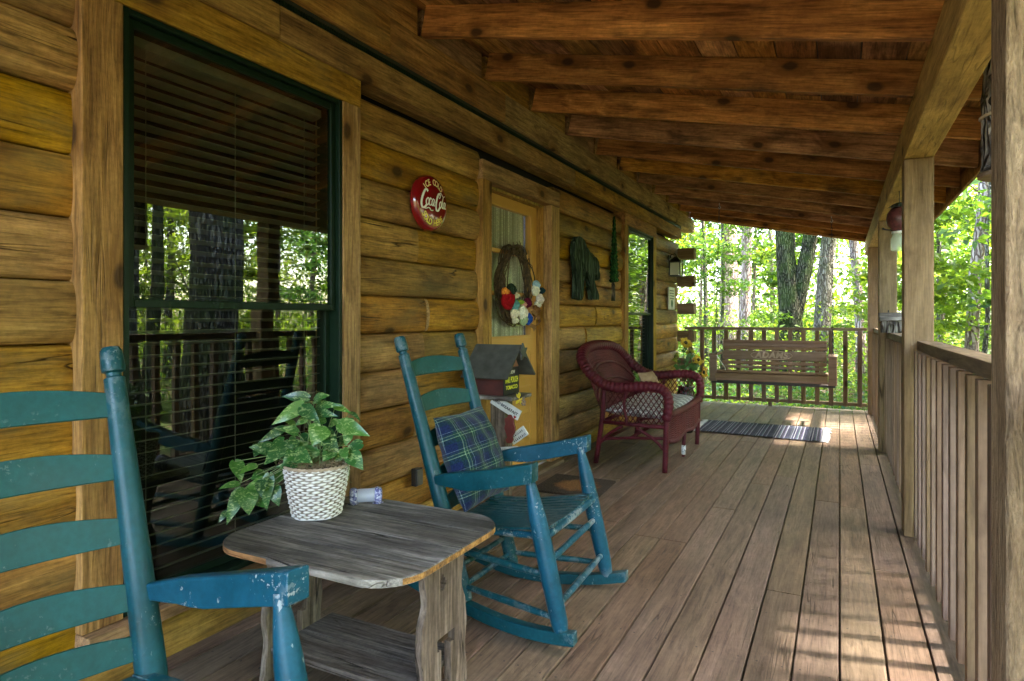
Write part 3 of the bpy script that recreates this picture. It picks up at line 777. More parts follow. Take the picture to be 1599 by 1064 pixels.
# ------------------------------------------------------------------ rocking chairs
def rocking_chair():
    t = thing('rocking_chair', 'teal rocking chair with a plaid pillow on its seat, beyond the side table', 'rocking chair', (.83, 2.39, 0), 'teal ladder back rocking chairs')
    # back posts, tops (.44,2.20,1.10) and (.47,2.60,1.105), feet on the rockers
    A0, A1 = Vector((.755, 2.19, .055)), Vector((.425, 2.19, 1.10)); B0, B1 = Vector((.755, 2.60, .055)), Vector((.465, 2.60, 1.105))
    for p0, p1 in ((A0, A1), (B0, B1)):
        d = p1-p0; L = d.length
        prof = [(0, .026), (.05, .031), (.3, .034), (.55, .031), (.80, .026), (.928, .0235), (.932, .017), (.94, .017), (.944, .0255), (.955, .027), (.992, .0245), (1, .020)]
        MB().tube([p0+d*f for f, _ in prof], [r_ for _, r_ in prof], 16).build('back_post', M_TEAL, t, smooth=True)
    # bowed ladder slats
    for i, f in enumerate((.865, .725, .585, .445, .36)):
        if i == 4: f = .34
        pa = A0.lerp(A1, f); pb = B0.lerp(B1, f); up = ((A1-A0)+(B1-B0)).normalized(); n = 14
        h0, h1 = (.056, .080) if i < 4 else (.05, .07); vs = []; back = Vector((-.026, 0, 0))
        for k in range(n+1):
            s_ = k/n; c = pa.lerp(pb, s_)+back*math.sin(math.pi*s_)
            hh = h0+(h1-h0)*math.sin(math.pi*s_)**.9
            nrm = Vector((1, 0, .3)).normalized()*.006
            lo = c-up*h0*.5; hi = c-up*h0*.5+up*hh
            vs += [lo-nrm, hi-nrm, hi+nrm, lo+nrm]
        fs = []
        for k in range(n):
            for j in range(4): fs.append((k*4+j, (k+1)*4+j, (k+1)*4+(j+1) % 4, k*4+(j+1) % 4))
        fs += [(0, 1, 2, 3), (n*4+3, n*4+2, n*4+1, n*4)]
        MB().add(vs, fs).build('back_slat', M_TEALG, t, smooth=True, bevel=.002)
    # front legs
    for (x0, y0, x1, y1) in ((1.205, 2.10, 1.062, 2.125), (1.178, 2.675, 1.05, 2.68)):
        p0 = Vector((x0, y0, .055)); p1 = Vector((x1, y1, .605)); d = p1-p0
        prof = [(0, .019), (.03, .026), (.08, .0305), (.35, .034), (.6, .034), (.75, .031), (.86, .025), (.97, .0165), (1, .014)]
        MB().tube([p0+d*f for f, _ in prof], [r_ for _, r_ in prof], 16).build('front_leg', M_TEALB, t, smooth=True)
    # rockers
    for (yr, yf) in ((2.19, 2.095), (2.60, 2.68)):
        n = 18; vs = []
        for k in range(n+1):
            s_ = k/n; x = .30+(1.262-.30)*s_; y = yr+(yf-yr)*(x-.755)/(1.2-.755)
            if x < .755: y = yr
            zb = (x-.92)**2*.36+.001; th = .045 if s_ > .1 else .036
            vs += [(x, y-.02, zb), (x, y+.02, zb), (x, y+.02, zb+th), (x, y-.02, zb+th)]
        fs = []
        for k in range(n):
            for j in range(4): fs.append((k*4+j, k*4+(j+1) % 4, (k+1)*4+(j+1) % 4, (k+1)*4+j))
        fs += [(3, 2, 1, 0), (n*4, n*4+1, n*4+2, n*4+3)]
        MB().add(vs, fs).build('rocker', M_TEAL, t, smooth=True, bevel=.003)
    # arms: narrow at the back post, deep at the front
    for (pa, pb, sg) in ((Vector((.60, 2.185, .525)), Vector((1.10, 2.10, .635)), -1), (Vector((.62, 2.605, .535)), Vector((1.085, 2.70, .635)), 1)):
        d = pb-pa; n = 12; vs = []
        for k in range(n+1):
            s_ = k/n; c = pa+d*s_+Vector((0, sg*.022*math.sin(math.pi*s_), -.006*math.sin(math.pi*s_)))
            h_ = .026+.05*min(1, s_*2.6)**.8-.004*s_; w_ = .034+.018*s_
            top = c.z+.012+.012*min(1, s_*4)
            if s_ > .9: w_ += .004
            for yy, zz in ((-w_/2, -h_), (w_/2, -h_), (w_/2, -.004), (w_/2-.006, 0), (-w_/2+.006, 0), (-w_/2, -.004)):
                vs.append((c.x, c.y+yy, top+zz))
        P = 6; fs = []
        for k in range(n):
            for j in range(P): fs.append((k*P+j, k*P+(j+1) % P, (k+1)*P+(j+1) % P, (k+1)*P+j))
        fs += [tuple(range(P))[::-1], tuple(n*P+j for j in range(P))]
        MB().add(vs, fs).build('armrest', M_TEALB if sg > 0 else M_TEAL, t, smooth=True, bevel=.003)
    # seat of slats in a frame of rungs
    F0, F1 = Vector((1.13, 2.13, .385)), Vector((1.115, 2.665, .385)); K0, K1 = Vector((.665, 2.20, .335)), Vector((.665, 2.59, .335))
    mb = MB(); n = 13
    for i in range(n):
        s0 = (i+.04)/n; s1 = (i+.96)/n
        a, b, c, d = K0.lerp(K1, s0), K0.lerp(K1, s1), F0.lerp(F1, s1), F0.lerp(F1, s0)
        sag = .012*math.sin(math.pi*(i+.5)/n); z = Vector((0, 0, .022-sag)); up = Vector((0, 0, .009))
        m0, m1 = a.lerp(d, .5)-Vector((0, 0, .012)), b.lerp(c, .5)-Vector((0, 0, .012))
        vs = []
        for p, q in ((a, b), (m0, m1), (d, c)):
            vs += [p+z, q+z, q+z+up, p+z+up]
        fs = [(3, 2, 1, 0), (8, 9, 10, 11)]
        for k in range(2):
            for j in range(4): fs.append((k*4+j, k*4+(j+1) % 4, (k+1)*4+(j+1) % 4, (k+1)*4+j))
        mb.add(vs, fs)
    mb.build('seat', M_TEAL, t, bevel=.0015)
    for a, b, r_ in ((F0, F1, .017), (K0, K1, .015), (F0, K0, .015), (F1, K1, .015)):
        MB().tube([a, a.lerp(b, .5), b], [r_*.8, r_, r_*.8], 10).build('seat_rail', M_TEALB, t, smooth=True)
    # rungs
    def legp(which, f):
        p0, p1 = {'nf': (Vector((1.205, 2.10, .055)), Vector((1.062, 2.125, .605))), 'ff': (Vector((1.178, 2.675, .055)), Vector((1.05, 2.68, .605))), 'nb': (A0, A1), 'fb': (B0, B1)}[which]
        return p0.lerp(p1, f)
    for a, b, fa, fb, m in (('nf', 'ff', .44, .44, M_TEALB), ('nf', 'ff', .17, .17, M_TEALB), ('nf', 'nb', .36, .19, M_TEAL), ('nf', 'nb', .10, .055, M_TEAL), ('ff', 'fb', .36, .19, M_TEAL), ('ff', 'fb', .10, .055, M_TEAL), ('nb', 'fb', .12, .12, M_TEAL), ('nb', 'fb', .05, .05, M_TEALB)):
        p, q = legp(a, fa), legp(b, fb)
        MB().tube([p, p.lerp(q, .2), p.lerp(q, .5), p.lerp(q, .8), q], [.010, .0125, .0135, .0125, .010], 10).build('rung', m, t, smooth=True)
    return t
ch = rocking_chair()
c2 = copy_tree(ch)
c2['label'] = 'teal rocking chair cut off by the left picture edge, in front of the big window'
c2.rotation_euler = (0, 0, R(-8)); c2.location = (.779, .716, 0)

def pillow_mesh(name, sx, sy, th, mat, parent=None, n=22, corner=.0):
    vs = []; fs = []
    for side in (1, -1):
        o = len(vs)
        for i in range(n+1):
            for j in range(n+1):
                u, v = 2*i/n-1, 2*j/n-1
                e = max(0, (1-abs(u)**2.6)*(1-abs(v)**2.6))**.55
                pin = 1-.05*(1-abs(u))*0-.06*(abs(u)**2)*(1-abs(v)**1.5)*0
                x = u*sx/2*(1-.05*(1-v*v)*0)*(1-.06*(1-abs(v))*abs(u)); y = v*sy/2*(1-.06*(1-abs(u))*abs(v))
                wr = .006*math.sin(u*9+v*3)*e+.004*math.sin(v*13-u*4)*e
                vs.append((x, y, side*(th/2*e)+wr))
        for i in range(n):
            for j in range(n):
                q = (o+i*(n+1)+j, o+(i+1)*(n+1)+j, o+(i+1)*(n+1)+j+1, o+i*(n+1)+j+1)
                fs.append(q if side > 0 else q[::-1])
    return MB().add(vs, fs).build(name, mat, parent, smooth='all')

def plaid():
    M = NT('plaid_fabric'); v = M.tc.outputs['Object']; sp = M.n('SeparateXYZ', {0: v})
    def band(s, off):
        return M.ramp(M.math('FRACT', M.math('ADD', M.math('MULTIPLY', s, 12.5), off)), [(0, (.008,.014,.05)), (.30, (.008,.03,.028)), (.52, (.012,.05,.035)), (.545, (.20,.27,.16)), (.585, (.012,.05,.035)), (.70, (.20,.26,.16)), (.725, (.01,.035,.03)), (.82, (.008,.014,.05)), (.88, (.15,.2,.22)), (.905, (.008,.014,.05))], 'CONSTANT')
    a = band(sp.outputs[0], .2); b = band(sp.outputs[1], .35)
    tw = M.math('GREATER_THAN', M.math('FRACT', M.math('MULTIPLY', M.math('ADD', sp.outputs[0], sp.outputs[1]), 330)), .5)
    c = M.mix(M.mapr(tw, 0, 1, .35, .65), a, b)
    c = M.mix(1, c, M.ramp(M.noise(v, 140, 3), [(.3, .7), (.7, 1.6)]), 'MULTIPLY')
    M.bump(M.noise(v, 220, 3), .4, .002)
    return M.out(c, .95, Specular_IOR_Level=.15, Sheen_Weight=.15)
pl = pillow_mesh('plaid_pillow', .385, .40, .15, plaid())
xd = Vector((0.03, 1, .02)).normalized(); nd = Vector((.93, -.03, .37)).normalized(); yd = nd.cross(xd).normalized(); xd = yd.cross(nd)
pl.matrix_world = Matrix.Translation((.668, 2.395, .585)) @ Matrix((xd, yd, nd)).transposed().to_4x4()
tag(pl, 'square navy and green plaid pillow leaning on the teal rocking chair back', 'pillow')

# ------------------------------------------------------------------ weathered side table
def side_table():
    t = thing('side_table', 'weathered grey wooden side table between the two teal rocking chairs', 'table', (.74, 1.61, 0))
    # top: rounded corners, planks along x
    x0, x1, y0, y1, zt, th = .362, 1.085, 1.30, 1.93, .50, .022
    def rounded(r_, n=8):
        P = []
        for cx, cy, a0 in ((x1-r_, y1-r_, 0), (x0+r_, y1-r_, 90), (x0+r_, y0+r_, 180), (x1-r_, y0+r_, 270)):
            for k in range(n+1):
                a = R(a0+90*k/n); P.append((cx+r_*math.cos(a), cy+r_*math.sin(a)))
        return P
    P = rounded(.14)
    def clip(P, ya, yb):
        out = []
        def half(P, f):
            o = []
            for i in range(len(P)):
                a, b = P[i], P[(i+1) % len(P)]; fa, fb = f(a), f(b)
                if fa >= 0: o.append(a)
                if (fa >= 0) != (fb >= 0):
                    s_ = fa/(fa-fb); o.append((a[0]+(b[0]-a[0])*s_, a[1]+(b[1]-a[1])*s_))
            return o
        return half(half(P, lambda p: p[1]-ya), lambda p: yb-p[1])
    mb = MB(); ys = [y0, y0+.155, y0+.31, y0+.47, y1]
    for a, b in zip(ys[:-1], ys[1:]):
        Q = clip(P, a+.0015, b-.0015)
        mb.prism(Q, lambda u, v, w_: (u, v, zt-th+.0+w_), th)
    mb.build('tabletop', M_GREY, t, bevel=.003)
    # raw orange wood showing along the worn edges
    mb = MB()
    def edge(pts):
        vs = []
        for (a, b) in pts:
            dx, dy = a-(x0+x1)/2, b-(y0+y1)/2; L = math.hypot(dx, dy); k = .0012
            vs += [(a+dx/L*k, b+dy/L*k, zt-th+.003), (a+dx/L*k, b+dy/L*k, zt-.003)]
        MB().add(vs, [(2*i, 2*i+2, 2*i+3, 2*i+1) for i in range(len(pts)-1)]).build('worn_edge', M_ORANGE, t)
    R1 = [p for p in P if p[0] > x1-.03 and p[1] > 1.35]; R1.sort(key=lambda p: p[1])
    edge(R1)
    R2 = [p for p in P if p[0] < x1-.35 and p[1] < y0+.075]; R2.sort(key=lambda p: p[0]); R2.append((x0+.27, y0))
    edge(R2)
    # shaped end panels with keyhole cut-outs
    def panel(xc, yc):
        prof = [(0, .135), (.05, .128), (.12, .118), (.2, .128), (.26, .122), (.33, .098), (.40, .108), (.47, .128), (.477, .13)]
        th_ = .024; N = 40; M_ = 24
        import bisect
        zs = [z for z, _ in prof]
        def hw(z):
            i = min(len(prof)-2, max(0, bisect.bisect(zs, z)-1)); s_ = (z-zs[i])/(zs[i+1]-zs[i]); s_ = s_*s_*(3-2*s_)
            return prof[i][1]*(1-s_)+prof[i+1][1]*s_
        def hole(y, z):
            if ((y+.012)/.017)**2+((z-.365)/.024)**2 < 1: return True
            for cy in (-.022, .030):
                if ((y-cy)/.024)**2+((z-.185)/.022)**2 < 1: return True
            if abs(y-.004) < .018*(1+(.185-z)*1.4)+.004 and .05 < z < .20: return True
            return z < .03 and abs(y) < .055
        mb = MB(); ix = {}
        def vid(i, j, s_):
            k = (i, j, s_)
            if k not in ix:
                z = .477*i/N; y = (2*j/M_-1)*hw(z)
                if i == 0: z = .001
                ix[k] = len(mb.v); mb.v.append((xc+(th_/2 if s_ else -th_/2), yc+y, z))
            return ix[k]
        solid = set()
        for i in range(N):
            for j in range(M_):
                z = .477*(i+.5)/N; y = (2*(j+.5)/M_-1)*hw(z)
                if not hole(y, z): solid.add((i, j))
        for (i, j) in solid:
            mb.f.append((vid(i, j, 1), vid(i, j+1, 1), vid(i+1, j+1, 1), vid(i+1, j, 1)))
            mb.f.append((vid(i, j, 0), vid(i+1, j, 0), vid(i+1, j+1, 0), vid(i, j+1, 0)))
            for di, dj, (p, q) in ((-1, 0, ((i, j), (i, j+1))), (1, 0, ((i+1, j+1), (i+1, j))), (0, -1, ((i+1, j), (i, j))), (0, 1, ((i, j+1), (i+1, j+1)))):
                if (i+di, j+dj) not in solid:
                    mb.f.append((vid(*p, 0), vid(*q, 0), vid(*q, 1), vid(*p, 1)))
        return mb.build('end_panel', M_GREYZ, t, bevel=.002)
    panel(.985, 1.665); panel(.415, 1.61)
    mb = MB(); 
    mb.box(.428, .972, 1.50, 1.638, .085, .106); mb.box(.428, .972, 1.641, 1.785, .085, .106)
    mb.build('shelf', M_GREYX, t, bevel=.003)
    return t
side_table()

# ------------------------------------------------------------------ pothos in a wicker pot
def potted_plant():
    cx, cy, zb = .475, 1.66, .501
    t = thing('potted_plant', 'trailing green pothos in a whitewashed wicker pot on the grey side table', 'potted plant', (cx, cy, zb))
    rr = random.Random(8)
    # woven pot
    rows, N, H = 20, 120, .172; vs = []; fs = []
    sub = 4
    for i in range(rows*sub+1):
        f = i/(rows*sub); z = zb+.004+H*f; r0 = .079+.030*f**.9
        row = i/sub
        for k in range(N):
            a = 2*math.pi*k/N
            wv = math.sin(a*17+math.pi*(int(row) % 2))
            b = abs(math.sin(math.pi*(row % 1)))
            r_ = r0+.0024*b*(1+1.5*wv)+.0006*math.sin(k*3.7+i)
            vs.append((cx+r_*math.cos(a), cy+r_*math.sin(a), z+.0012*math.sin(a*5+int(row)*2)))
    for i in range(rows*sub):
        for k in range(N):
            fs.append((i*N+k, i*N+(k+1) % N, (i+1)*N+(k+1) % N, (i+1)*N+k))
    fs.append(tuple(range(N))[::-1])
    M = NT('whitewashed_wicker'); v = M.tc.outputs['Object']
    n = M.noise(M.vmath('MULTIPLY', v, (1, 1, 3)), 34, 5, .65); pt = M.geo.outputs['Pointiness']
    c = M.ramp(M.math('ADD', M.math('MULTIPLY', n, .6), M.math('MULTIPLY', M.mapr(pt, .46, .54), .55)), [(.30, (.13,.09,.06)), (.48, (.42,.36,.30)), (.66, (.78,.74,.70))])  # crevices of the weave darkened by pointiness, shade put into the colour
    M.bump(n, .5, .003)
    pot = MB().add(vs, fs).build('wicker_pot', M.out(c, .8), t, smooth='all')
    rim = MB()
    for tw in range(2):
        rim.tube([(cx+(.1105+.003*math.cos(a*20+tw*math.pi))*math.cos(a), cy+(.1105+.003*math.cos(a*20+tw*math.pi))*math.sin(a), zb+H+.006+.003*math.sin(a*20+tw*math.pi)) for a in [2*math.pi*k/160 for k in range(160)]], .0036, 6, closed=True)
    rim.build('rim', plain('wicker_rim', (.42,.31,.21), .8), pot, smooth='all')
    MB().lathe((cx, cy, zb+H-.022), [(.102, 0), (.100, .012), (.06, .022), (.001, .026)], 30).build('potting_base', plain('moss_base', (.06,.045,.025), .95), t)
    mo = MB()
    for i in range(420):
        a = rr.uniform(0, 6.28); r_ = .1*math.sqrt(rr.random()); x = cx+r_*math.cos(a); y = cy+r_*math.sin(a)
        p = Vector((x, y, zb+H+rr.uniform(-.004, .018))); d = Vector((rr.uniform(-1, 1), rr.uniform(-1, 1), rr.uniform(-.3, .5)))*.02
        mo.tube([p-d, p+Vector((0, 0, .005)), p+d*rr.uniform(.5, 1)], .0007, 3, caps=False)
    o = mo.build('spanish_moss', plain('moss_fibre', (.24,.17,.09), .9), t)
    # leaves: base and tip read off the photograph's plane through the pot, pushed in depth
    tanh = 511.5/1000; C_, S_ = 1/math.sqrt(1+tanh*tanh), tanh/math.sqrt(1+tanh*tanh)
    def W(px, py, dep):
        u = 340+px/4.628; v_ = 600+py/4.628; a = (u-799.5)/1000; b = -(v_-497)/1000
        zc = (cy*C_-(cx-2.08)*S_)+dep
        return Vector((2.08+(a*C_-S_)*zc, (C_+a*S_)*zc, 1.18+b*zc))
    L = [(700,118,808,78,34,0),(612,150,388,296,40,.0),(652,100,462,88,34,.03),(610,168,738,280,42,-.02),(725,150,905,158,24,.03),(700,200,865,232,34,.02),(850,160,962,208,22,.04),(955,205,1035,268,16,.04),
         (885,290,1098,374,48,.0),(880,300,985,245,34,.03),(575,350,440,318,30,.0),(470,320,288,425,26,.01),(748,310,682,446,62,-.05),(725,350,876,490,62,-.04),(395,470,226,455,40,.02),(300,440,262,528,36,.03),
         (478,410,335,588,52,-.02),(565,400,498,478,36,-.03),(552,500,682,566,52,-.06),(548,486,470,580,34,-.06),(945,355,920,448,28,-.02),(1042,432,925,470,34,-.01),(950,500,1053,620,48,-.03),(905,470,932,545,30,-.04),
         (125,560,172,712,42,.0),(275,590,150,650,28,-.01),(150,722,0,758,24,.0),(196,760,228,950,64,-.03),(165,770,62,1020,40,-.02),(372,720,198,745,46,-.02),(330,690,312,815,40,-.03),(372,660,350,922,36,-.02),
         (402,740,442,886,40,-.01),(290,850,345,895,22,0),(562,585,415,602,26,-.05),(60,925,4,1004,18,-.01),(640,250,560,300,24,.03),(820,290,900,262,24,.04),(800,380,700,300,40,.03),(620,420,700,520,50,.0),
         (820,470,760,560,44,.0),(700,460,640,560,44,-.02),(420,560,350,500,38,.02),(330,640,240,690,36,.02),(300,780,260,860,36,.03),(560,300,470,260,24,.04),(500,520,560,600,36,.0),(880,420,960,400,36,.03),(760,240,700,300,34,.02),
         (660,380,590,440,40,.02),(900,500,840,560,30,.02),(460,640,400,720,30,.02)]
    vs = []; fs = []; st = MB()
    def heart(p, q, hw, dep):
        a = W(p[0], p[1], dep); b = W(q[0], q[1], dep-.03+rr.uniform(-.02, .02)); d = b-a; Ln = d.length
        view = (a-CAM).normalized()
        nrm = (-view+Vector((rr.uniform(-.5, .5), rr.uniform(-.4, .4), rr.uniform(.0, .7)))).normalized()
        sdv = d.cross(nrm).normalized(); nrm = sdv.cross(d).normalized()
        hwm = hw/4.628*2.1/1000*1.35; o = len(vs)
        prof = [(-.10, .35), (-.02, .72), (.12, .98), (.28, 1.), (.46, .86), (.64, .62), (.80, .36), (.92, .14), (1, .0)]
        for i, (s_, w_) in enumerate(prof):
            c = a+d*max(s_, 0 if i else 0)+nrm*(.10*Ln*math.sin(math.pi*max(0, s_))-.05*Ln*s_)
            side = a+d*s_+nrm*(.10*Ln*math.sin(math.pi*max(0, s_))-.05*Ln*s_)
            up = nrm*hwm*w_*.14
            vs.extend([side-sdv*hwm*w_+up, side-sdv*hwm*w_*.5+up*.4, c, side+sdv*hwm*w_*.5+up*.4, side+sdv*hwm*w_+up])
        for i in range(len(prof)-1):
            for j in range(4): fs.append((o+i*5+j, o+i*5+j+1, o+(i+1)*5+j+1, o+(i+1)*5+j))
        r0 = Vector((cx+rr.uniform(-.04, .04), cy+rr.uniform(-.04, .04), zb+H))
        m_ = (a+r0)/2+Vector((0, 0, .03))
        st.tube([r0, m_, a, a+d*.3+nrm*.02*Ln], [.002, .0018, .0014, .0005], 5)
    for l in L: heart(l[:2], l[2:4], l[4], l[5])
    M = NT('pothos_leaf'); v = M.tc.outputs['Object']; rp = M.geo.outputs['Random Per Island']
    c = M.ramp(rp, [(0, (.018,.075,.022)), (.5, (.035,.13,.028)), (1, (.09,.22,.03))])
    vr = M.noise(M.vmath('MULTIPLY', v, (1, 1, 2.2)), 42, 4, .6, 1.5)
    c = M.mix(M.math('MULTIPLY', M.mapr(vr, .52, .64), .6), c, (.50,.60,.26))
    M.bump(M.noise(v, 90, 3), .35, .003)
    M.out(c, .28, Specular_IOR_Level=.6)
    tr = M.n('BsdfTranslucent', {'Color': M.mix(1, c, (1.3,1.3,.6), 'MULTIPLY')}); mx = M.n('MixShader', {0: .2, 1: M.p.outputs[0], 2: tr.outputs[0]})
    M.t.links.new(mx.outputs[0], M.t.nodes['Material Output'].inputs[0])
    o = MB().add(vs, fs).build('foliage', M.m, t, smooth='all'); o['kind'] = 'stuff'
    p = W(935, 560, -.02); st.tube([p, W(952, 640, -.03), W(940, 700, -.03), W(970, 712, -.03)], [.0015, .0013, .001, .0007], 5)
    st.build('vine', plain('vine_stem', (.16,.22,.08), .6), t, smooth='all')
potted_plant()

def glass_piece():
    c = Vector((.535, 1.845, .531))
    t = thing('glass_candle_holder', 'small clear glass holder with blue violet beaded ends beside the wicker pot', 'candle holder', (c.x, c.y, .501))
    M = NT('violet_beads'); v = M.tc.outputs['Object']
    vo = M.n('TexVoronoi', {'Vector': v, 'Scale': 150.}); n = M.n('SeparateColor', {0: vo.outputs['Color']}).outputs[0]
    M.bump(M.math('MULTIPLY', vo.outputs['Distance'], -1), 1., .006)
    bead = M.out(M.ramp(n, [(0, (.09,.09,.25)), (.5, (.3,.3,.55)), (1, (.7,.7,.85))]), .12, Specular_IOR_Level=.8)
    G = NT('clear_glass'); G.out((.75,.78,.9), .06, Specular_IOR_Level=.8); G.set(G.p.inputs['Alpha'], .38)
    ax = Vector((.78, .62, 0)).normalized()
    q = Vector((0, 0, 1)).rotation_difference(ax)
    MB().lathe(c-ax*.034, [(.022, 0), (.026, .004), (.026, .064), (.022, .068)], 20, q).build('glass_barrel', G.m, t, smooth='all')
    for s_ in (-1, 1):
        mb = MB(); cc = c+ax*s_*.044; n = 18; prof = [(.016, -.014), (.026, -.012), (.0295, -.004), (.0295, .006), (.026, .012), (.014, .015)]
        mb.lathe(cc, prof, 20, q); mb.build('beaded_end', bead, t, smooth='all')
        mb2 = MB(); mb2.box(cc.x-.013, cc.x+.013, cc.y-.016, cc.y+.016, .5012, .5035); mb2.build('foot', bead, t)
glass_piece()

# ------------------------------------------------------------------ lettering helpers
_dg = None
def text_mesh(txt, size, depth, shear=0, offset=0, spacing=1):
    cu = bpy.data.curves.new('t', 'FONT'); cu.body = txt; cu.size = size; cu.extrude = depth; cu.offset = offset
    cu.shear = shear; cu.align_x = 'CENTER'; cu.align_y = 'CENTER'; cu.space_character = spacing
    ob = bpy.data.objects.new('t', cu); col.objects.link(ob)
    dg = bpy.context.evaluated_depsgraph_get(); me = bpy.data.meshes.new_from_object(ob.evaluated_get(dg))
    bpy.data.objects.remove(ob); bpy.data.curves.remove(cu)
    vs = [v.co.copy() for v in me.vertices]; fs = [tuple(p.vertices) for p in me.polygons]
    bpy.data.meshes.remove(me); return vs, fs
def stroke(mb, pts, w0, fn, n=6, wf=None):
    """catmull-rom stroke of varying width drawn as a thin ribbon; fn(u,v,w)->3-D"""
    P = [Vector(p) for p in pts]; Q = [P[0]*2-P[1]]+P+[P[-1]*2-P[-2]]; S = []
    for i in range(1, len(Q)-2):
        for k in range(n):
            t = k/n; a, b, c, d = Q[i-1], Q[i], Q[i+1], Q[i+2]
            S.append(.5*((2*b)+(c-a)*t+(2*a-5*b+4*c-d)*t*t+(3*b-a-3*c+d)*t**3))
    S.append(P[-1]); N = len(S); vs = []
    for i, p in enumerate(S):
        d = (S[min(i+1, N-1)]-S[max(i-1, 0)]); d = d.normalized() if d.length > 0 else Vector((1, 0))
        nn = Vector((-d.y, d.x)); wd = w0*(wf(i/(N-1)) if wf else .55+.45*abs(d.y))
        for s_ in (1, -1):
            q = p+nn*wd/2*s_; vs.append(fn(q.x, q.y, .0008)); 
    mb.add(vs, [(2*i, 2*i+1, 2*i+3, 2*i+2) for i in range(N-1)])

# ------------------------------------------------------------------ round red sign
def round_sign():
    cy, cz, r0 = 2.975, 1.822, .158; X = .028
    t = thing('round_sign', 'domed round red sign with white script and yellow lettering on the log wall', 'sign', (X, cy, cz))
    M = NT('red_enamel'); n = M.noise(M.tc.outputs['Object'], 12, 4)
    M.out(M.ramp(n, [(.3, (.17,.004,.006)), (.7, (.24,.006,.009))]), .12, Specular_IOR_Level=.7, Coat_Weight=.6)
    def dome(r_): 
        if r_ < .86: return .046-.010*(r_/.86)**2
        return .036*math.sqrt(max(0, 1-((r_-.86)/.14)**2))**1.2
    qq = Vector((0, 0, 1)).rotation_difference(Vector((1, 0, 0)))
    prof = [(r0, -.004)]+[(r0*k, dome(k)) for k in (1, .985, .96, .93, .9, .86, .75, .6, .4, .2, .02)]
    MB().lathe((X, cy, cz), prof, 56, qq).build('disc', M.m, t, smooth='all')
    def fn(u, v, w_):        # u to the right (+y), v up, in metres
        return (X+dome(min(1, math.hypot(u, v)/r0))+.0006+w_, cy+u, cz+v)
    def curved(txt, rad, a0, step, flip, size, mat, name):
        mb = MB(); n = len(txt)
        for i, chh in enumerate(txt):
            if chh == ' ': continue
            a = R(a0)+(i-(n-1)/2)*R(step)*(1 if flip else -1)
            vs, fs = text_mesh(chh, size, .0003, 0, .0009)
            rot = a-math.pi/2 if not flip else a+math.pi/2
            out = []
            for p in vs:
                x = p.x*math.cos(rot)-p.y*1.15*math.sin(rot)+rad*math.cos(a); y = p.x*math.sin(rot)+p.y*1.15*math.cos(rot)+rad*math.sin(a)
                out.append(fn(x, y, p.z))
            mb.add(out, fs)
        mb.build(name, mat, t)
    yel = plain('yellow_letter', (.85,.62,.06), .35); yel2 = plain('cream_letter', (.85,.70,.32), .35)
    curved('ICE COLD', .112, 93, 12.4, False, .041, yel2, 'upper_lettering')
    curved('SOLD HERE', .114, 266, 11.8, True, .042, yel, 'lower_lettering')
    # hand drawn script; units: sign radius = 1, origin at the centre
    mb = MB(); k = r0
    def F(u, v, w_): return fn((u+v*.12)*k, v*k, w_)
    S = lambda pts, w_=.075, wf=None: stroke(mb, pts, w_*1.0, F, 6, wf)
    S([(-.42,.34),(-.50,.40),(-.60,.33),(-.70,.10),(-.72,-.12),(-.64,-.25),(-.52,-.22),(-.42,-.10)], .10)                 # C
    S([(-.66,-.24),(-.48,-.27),(-.30,-.22),(-.16,-.30),(-.04,-.28)], .05)                                              # tail under it
    S([(-.40,.12),(-.48,.02),(-.46,-.10),(-.39,-.13),(-.33,-.03),(-.35,.09),(-.40,.12)], .062)                          # o
    S([(-.20,.08),(-.26,.12),(-.31,.02),(-.29,-.11),(-.22,-.12),(-.17,-.07)], .062)                                    # c
    S([(-.03,.09),(-.11,.11),(-.16,.0),(-.14,-.11),(-.08,-.10),(-.03,.06)], .058); S([(-.02,.11),(-.04,-.05),(-.02,-.12),(.02,-.10)], .06)  # a
    S([(.03,.02),(.10,.03)], .05)                                                                                      # hyphen
    S([(.36,.30),(.28,.36),(.19,.28),(.12,.10),(.10,-.10),(.16,-.25),(.27,-.24),(.36,-.12)], .10)                        # C
    S([(.24,.26),(.30,.20),(.36,.28),(.30,.37),(.40,.40),(.55,.30),(.68,.33)], .045)                                   # flourish to the l
    S([(.40,.10),(.33,.02),(.34,-.10),(.40,-.13),(.46,-.04),(.44,.08),(.40,.10)], .062)                                 # o
    S([(.58,.30),(.53,.15),(.51,-.04),(.55,-.12),(.60,-.08)], .058)                                                    # l
    S([(.74,.08),(.66,.10),(.62,0),(.64,-.11),(.70,-.10),(.74,.05)], .058); S([(.75,.10),(.73,-.05),(.76,-.12),(.81,-.09)], .058)         # a
    mb.build('script_lettering', plain('white_letter', (.85,.85,.82), .35), t)
round_sign()

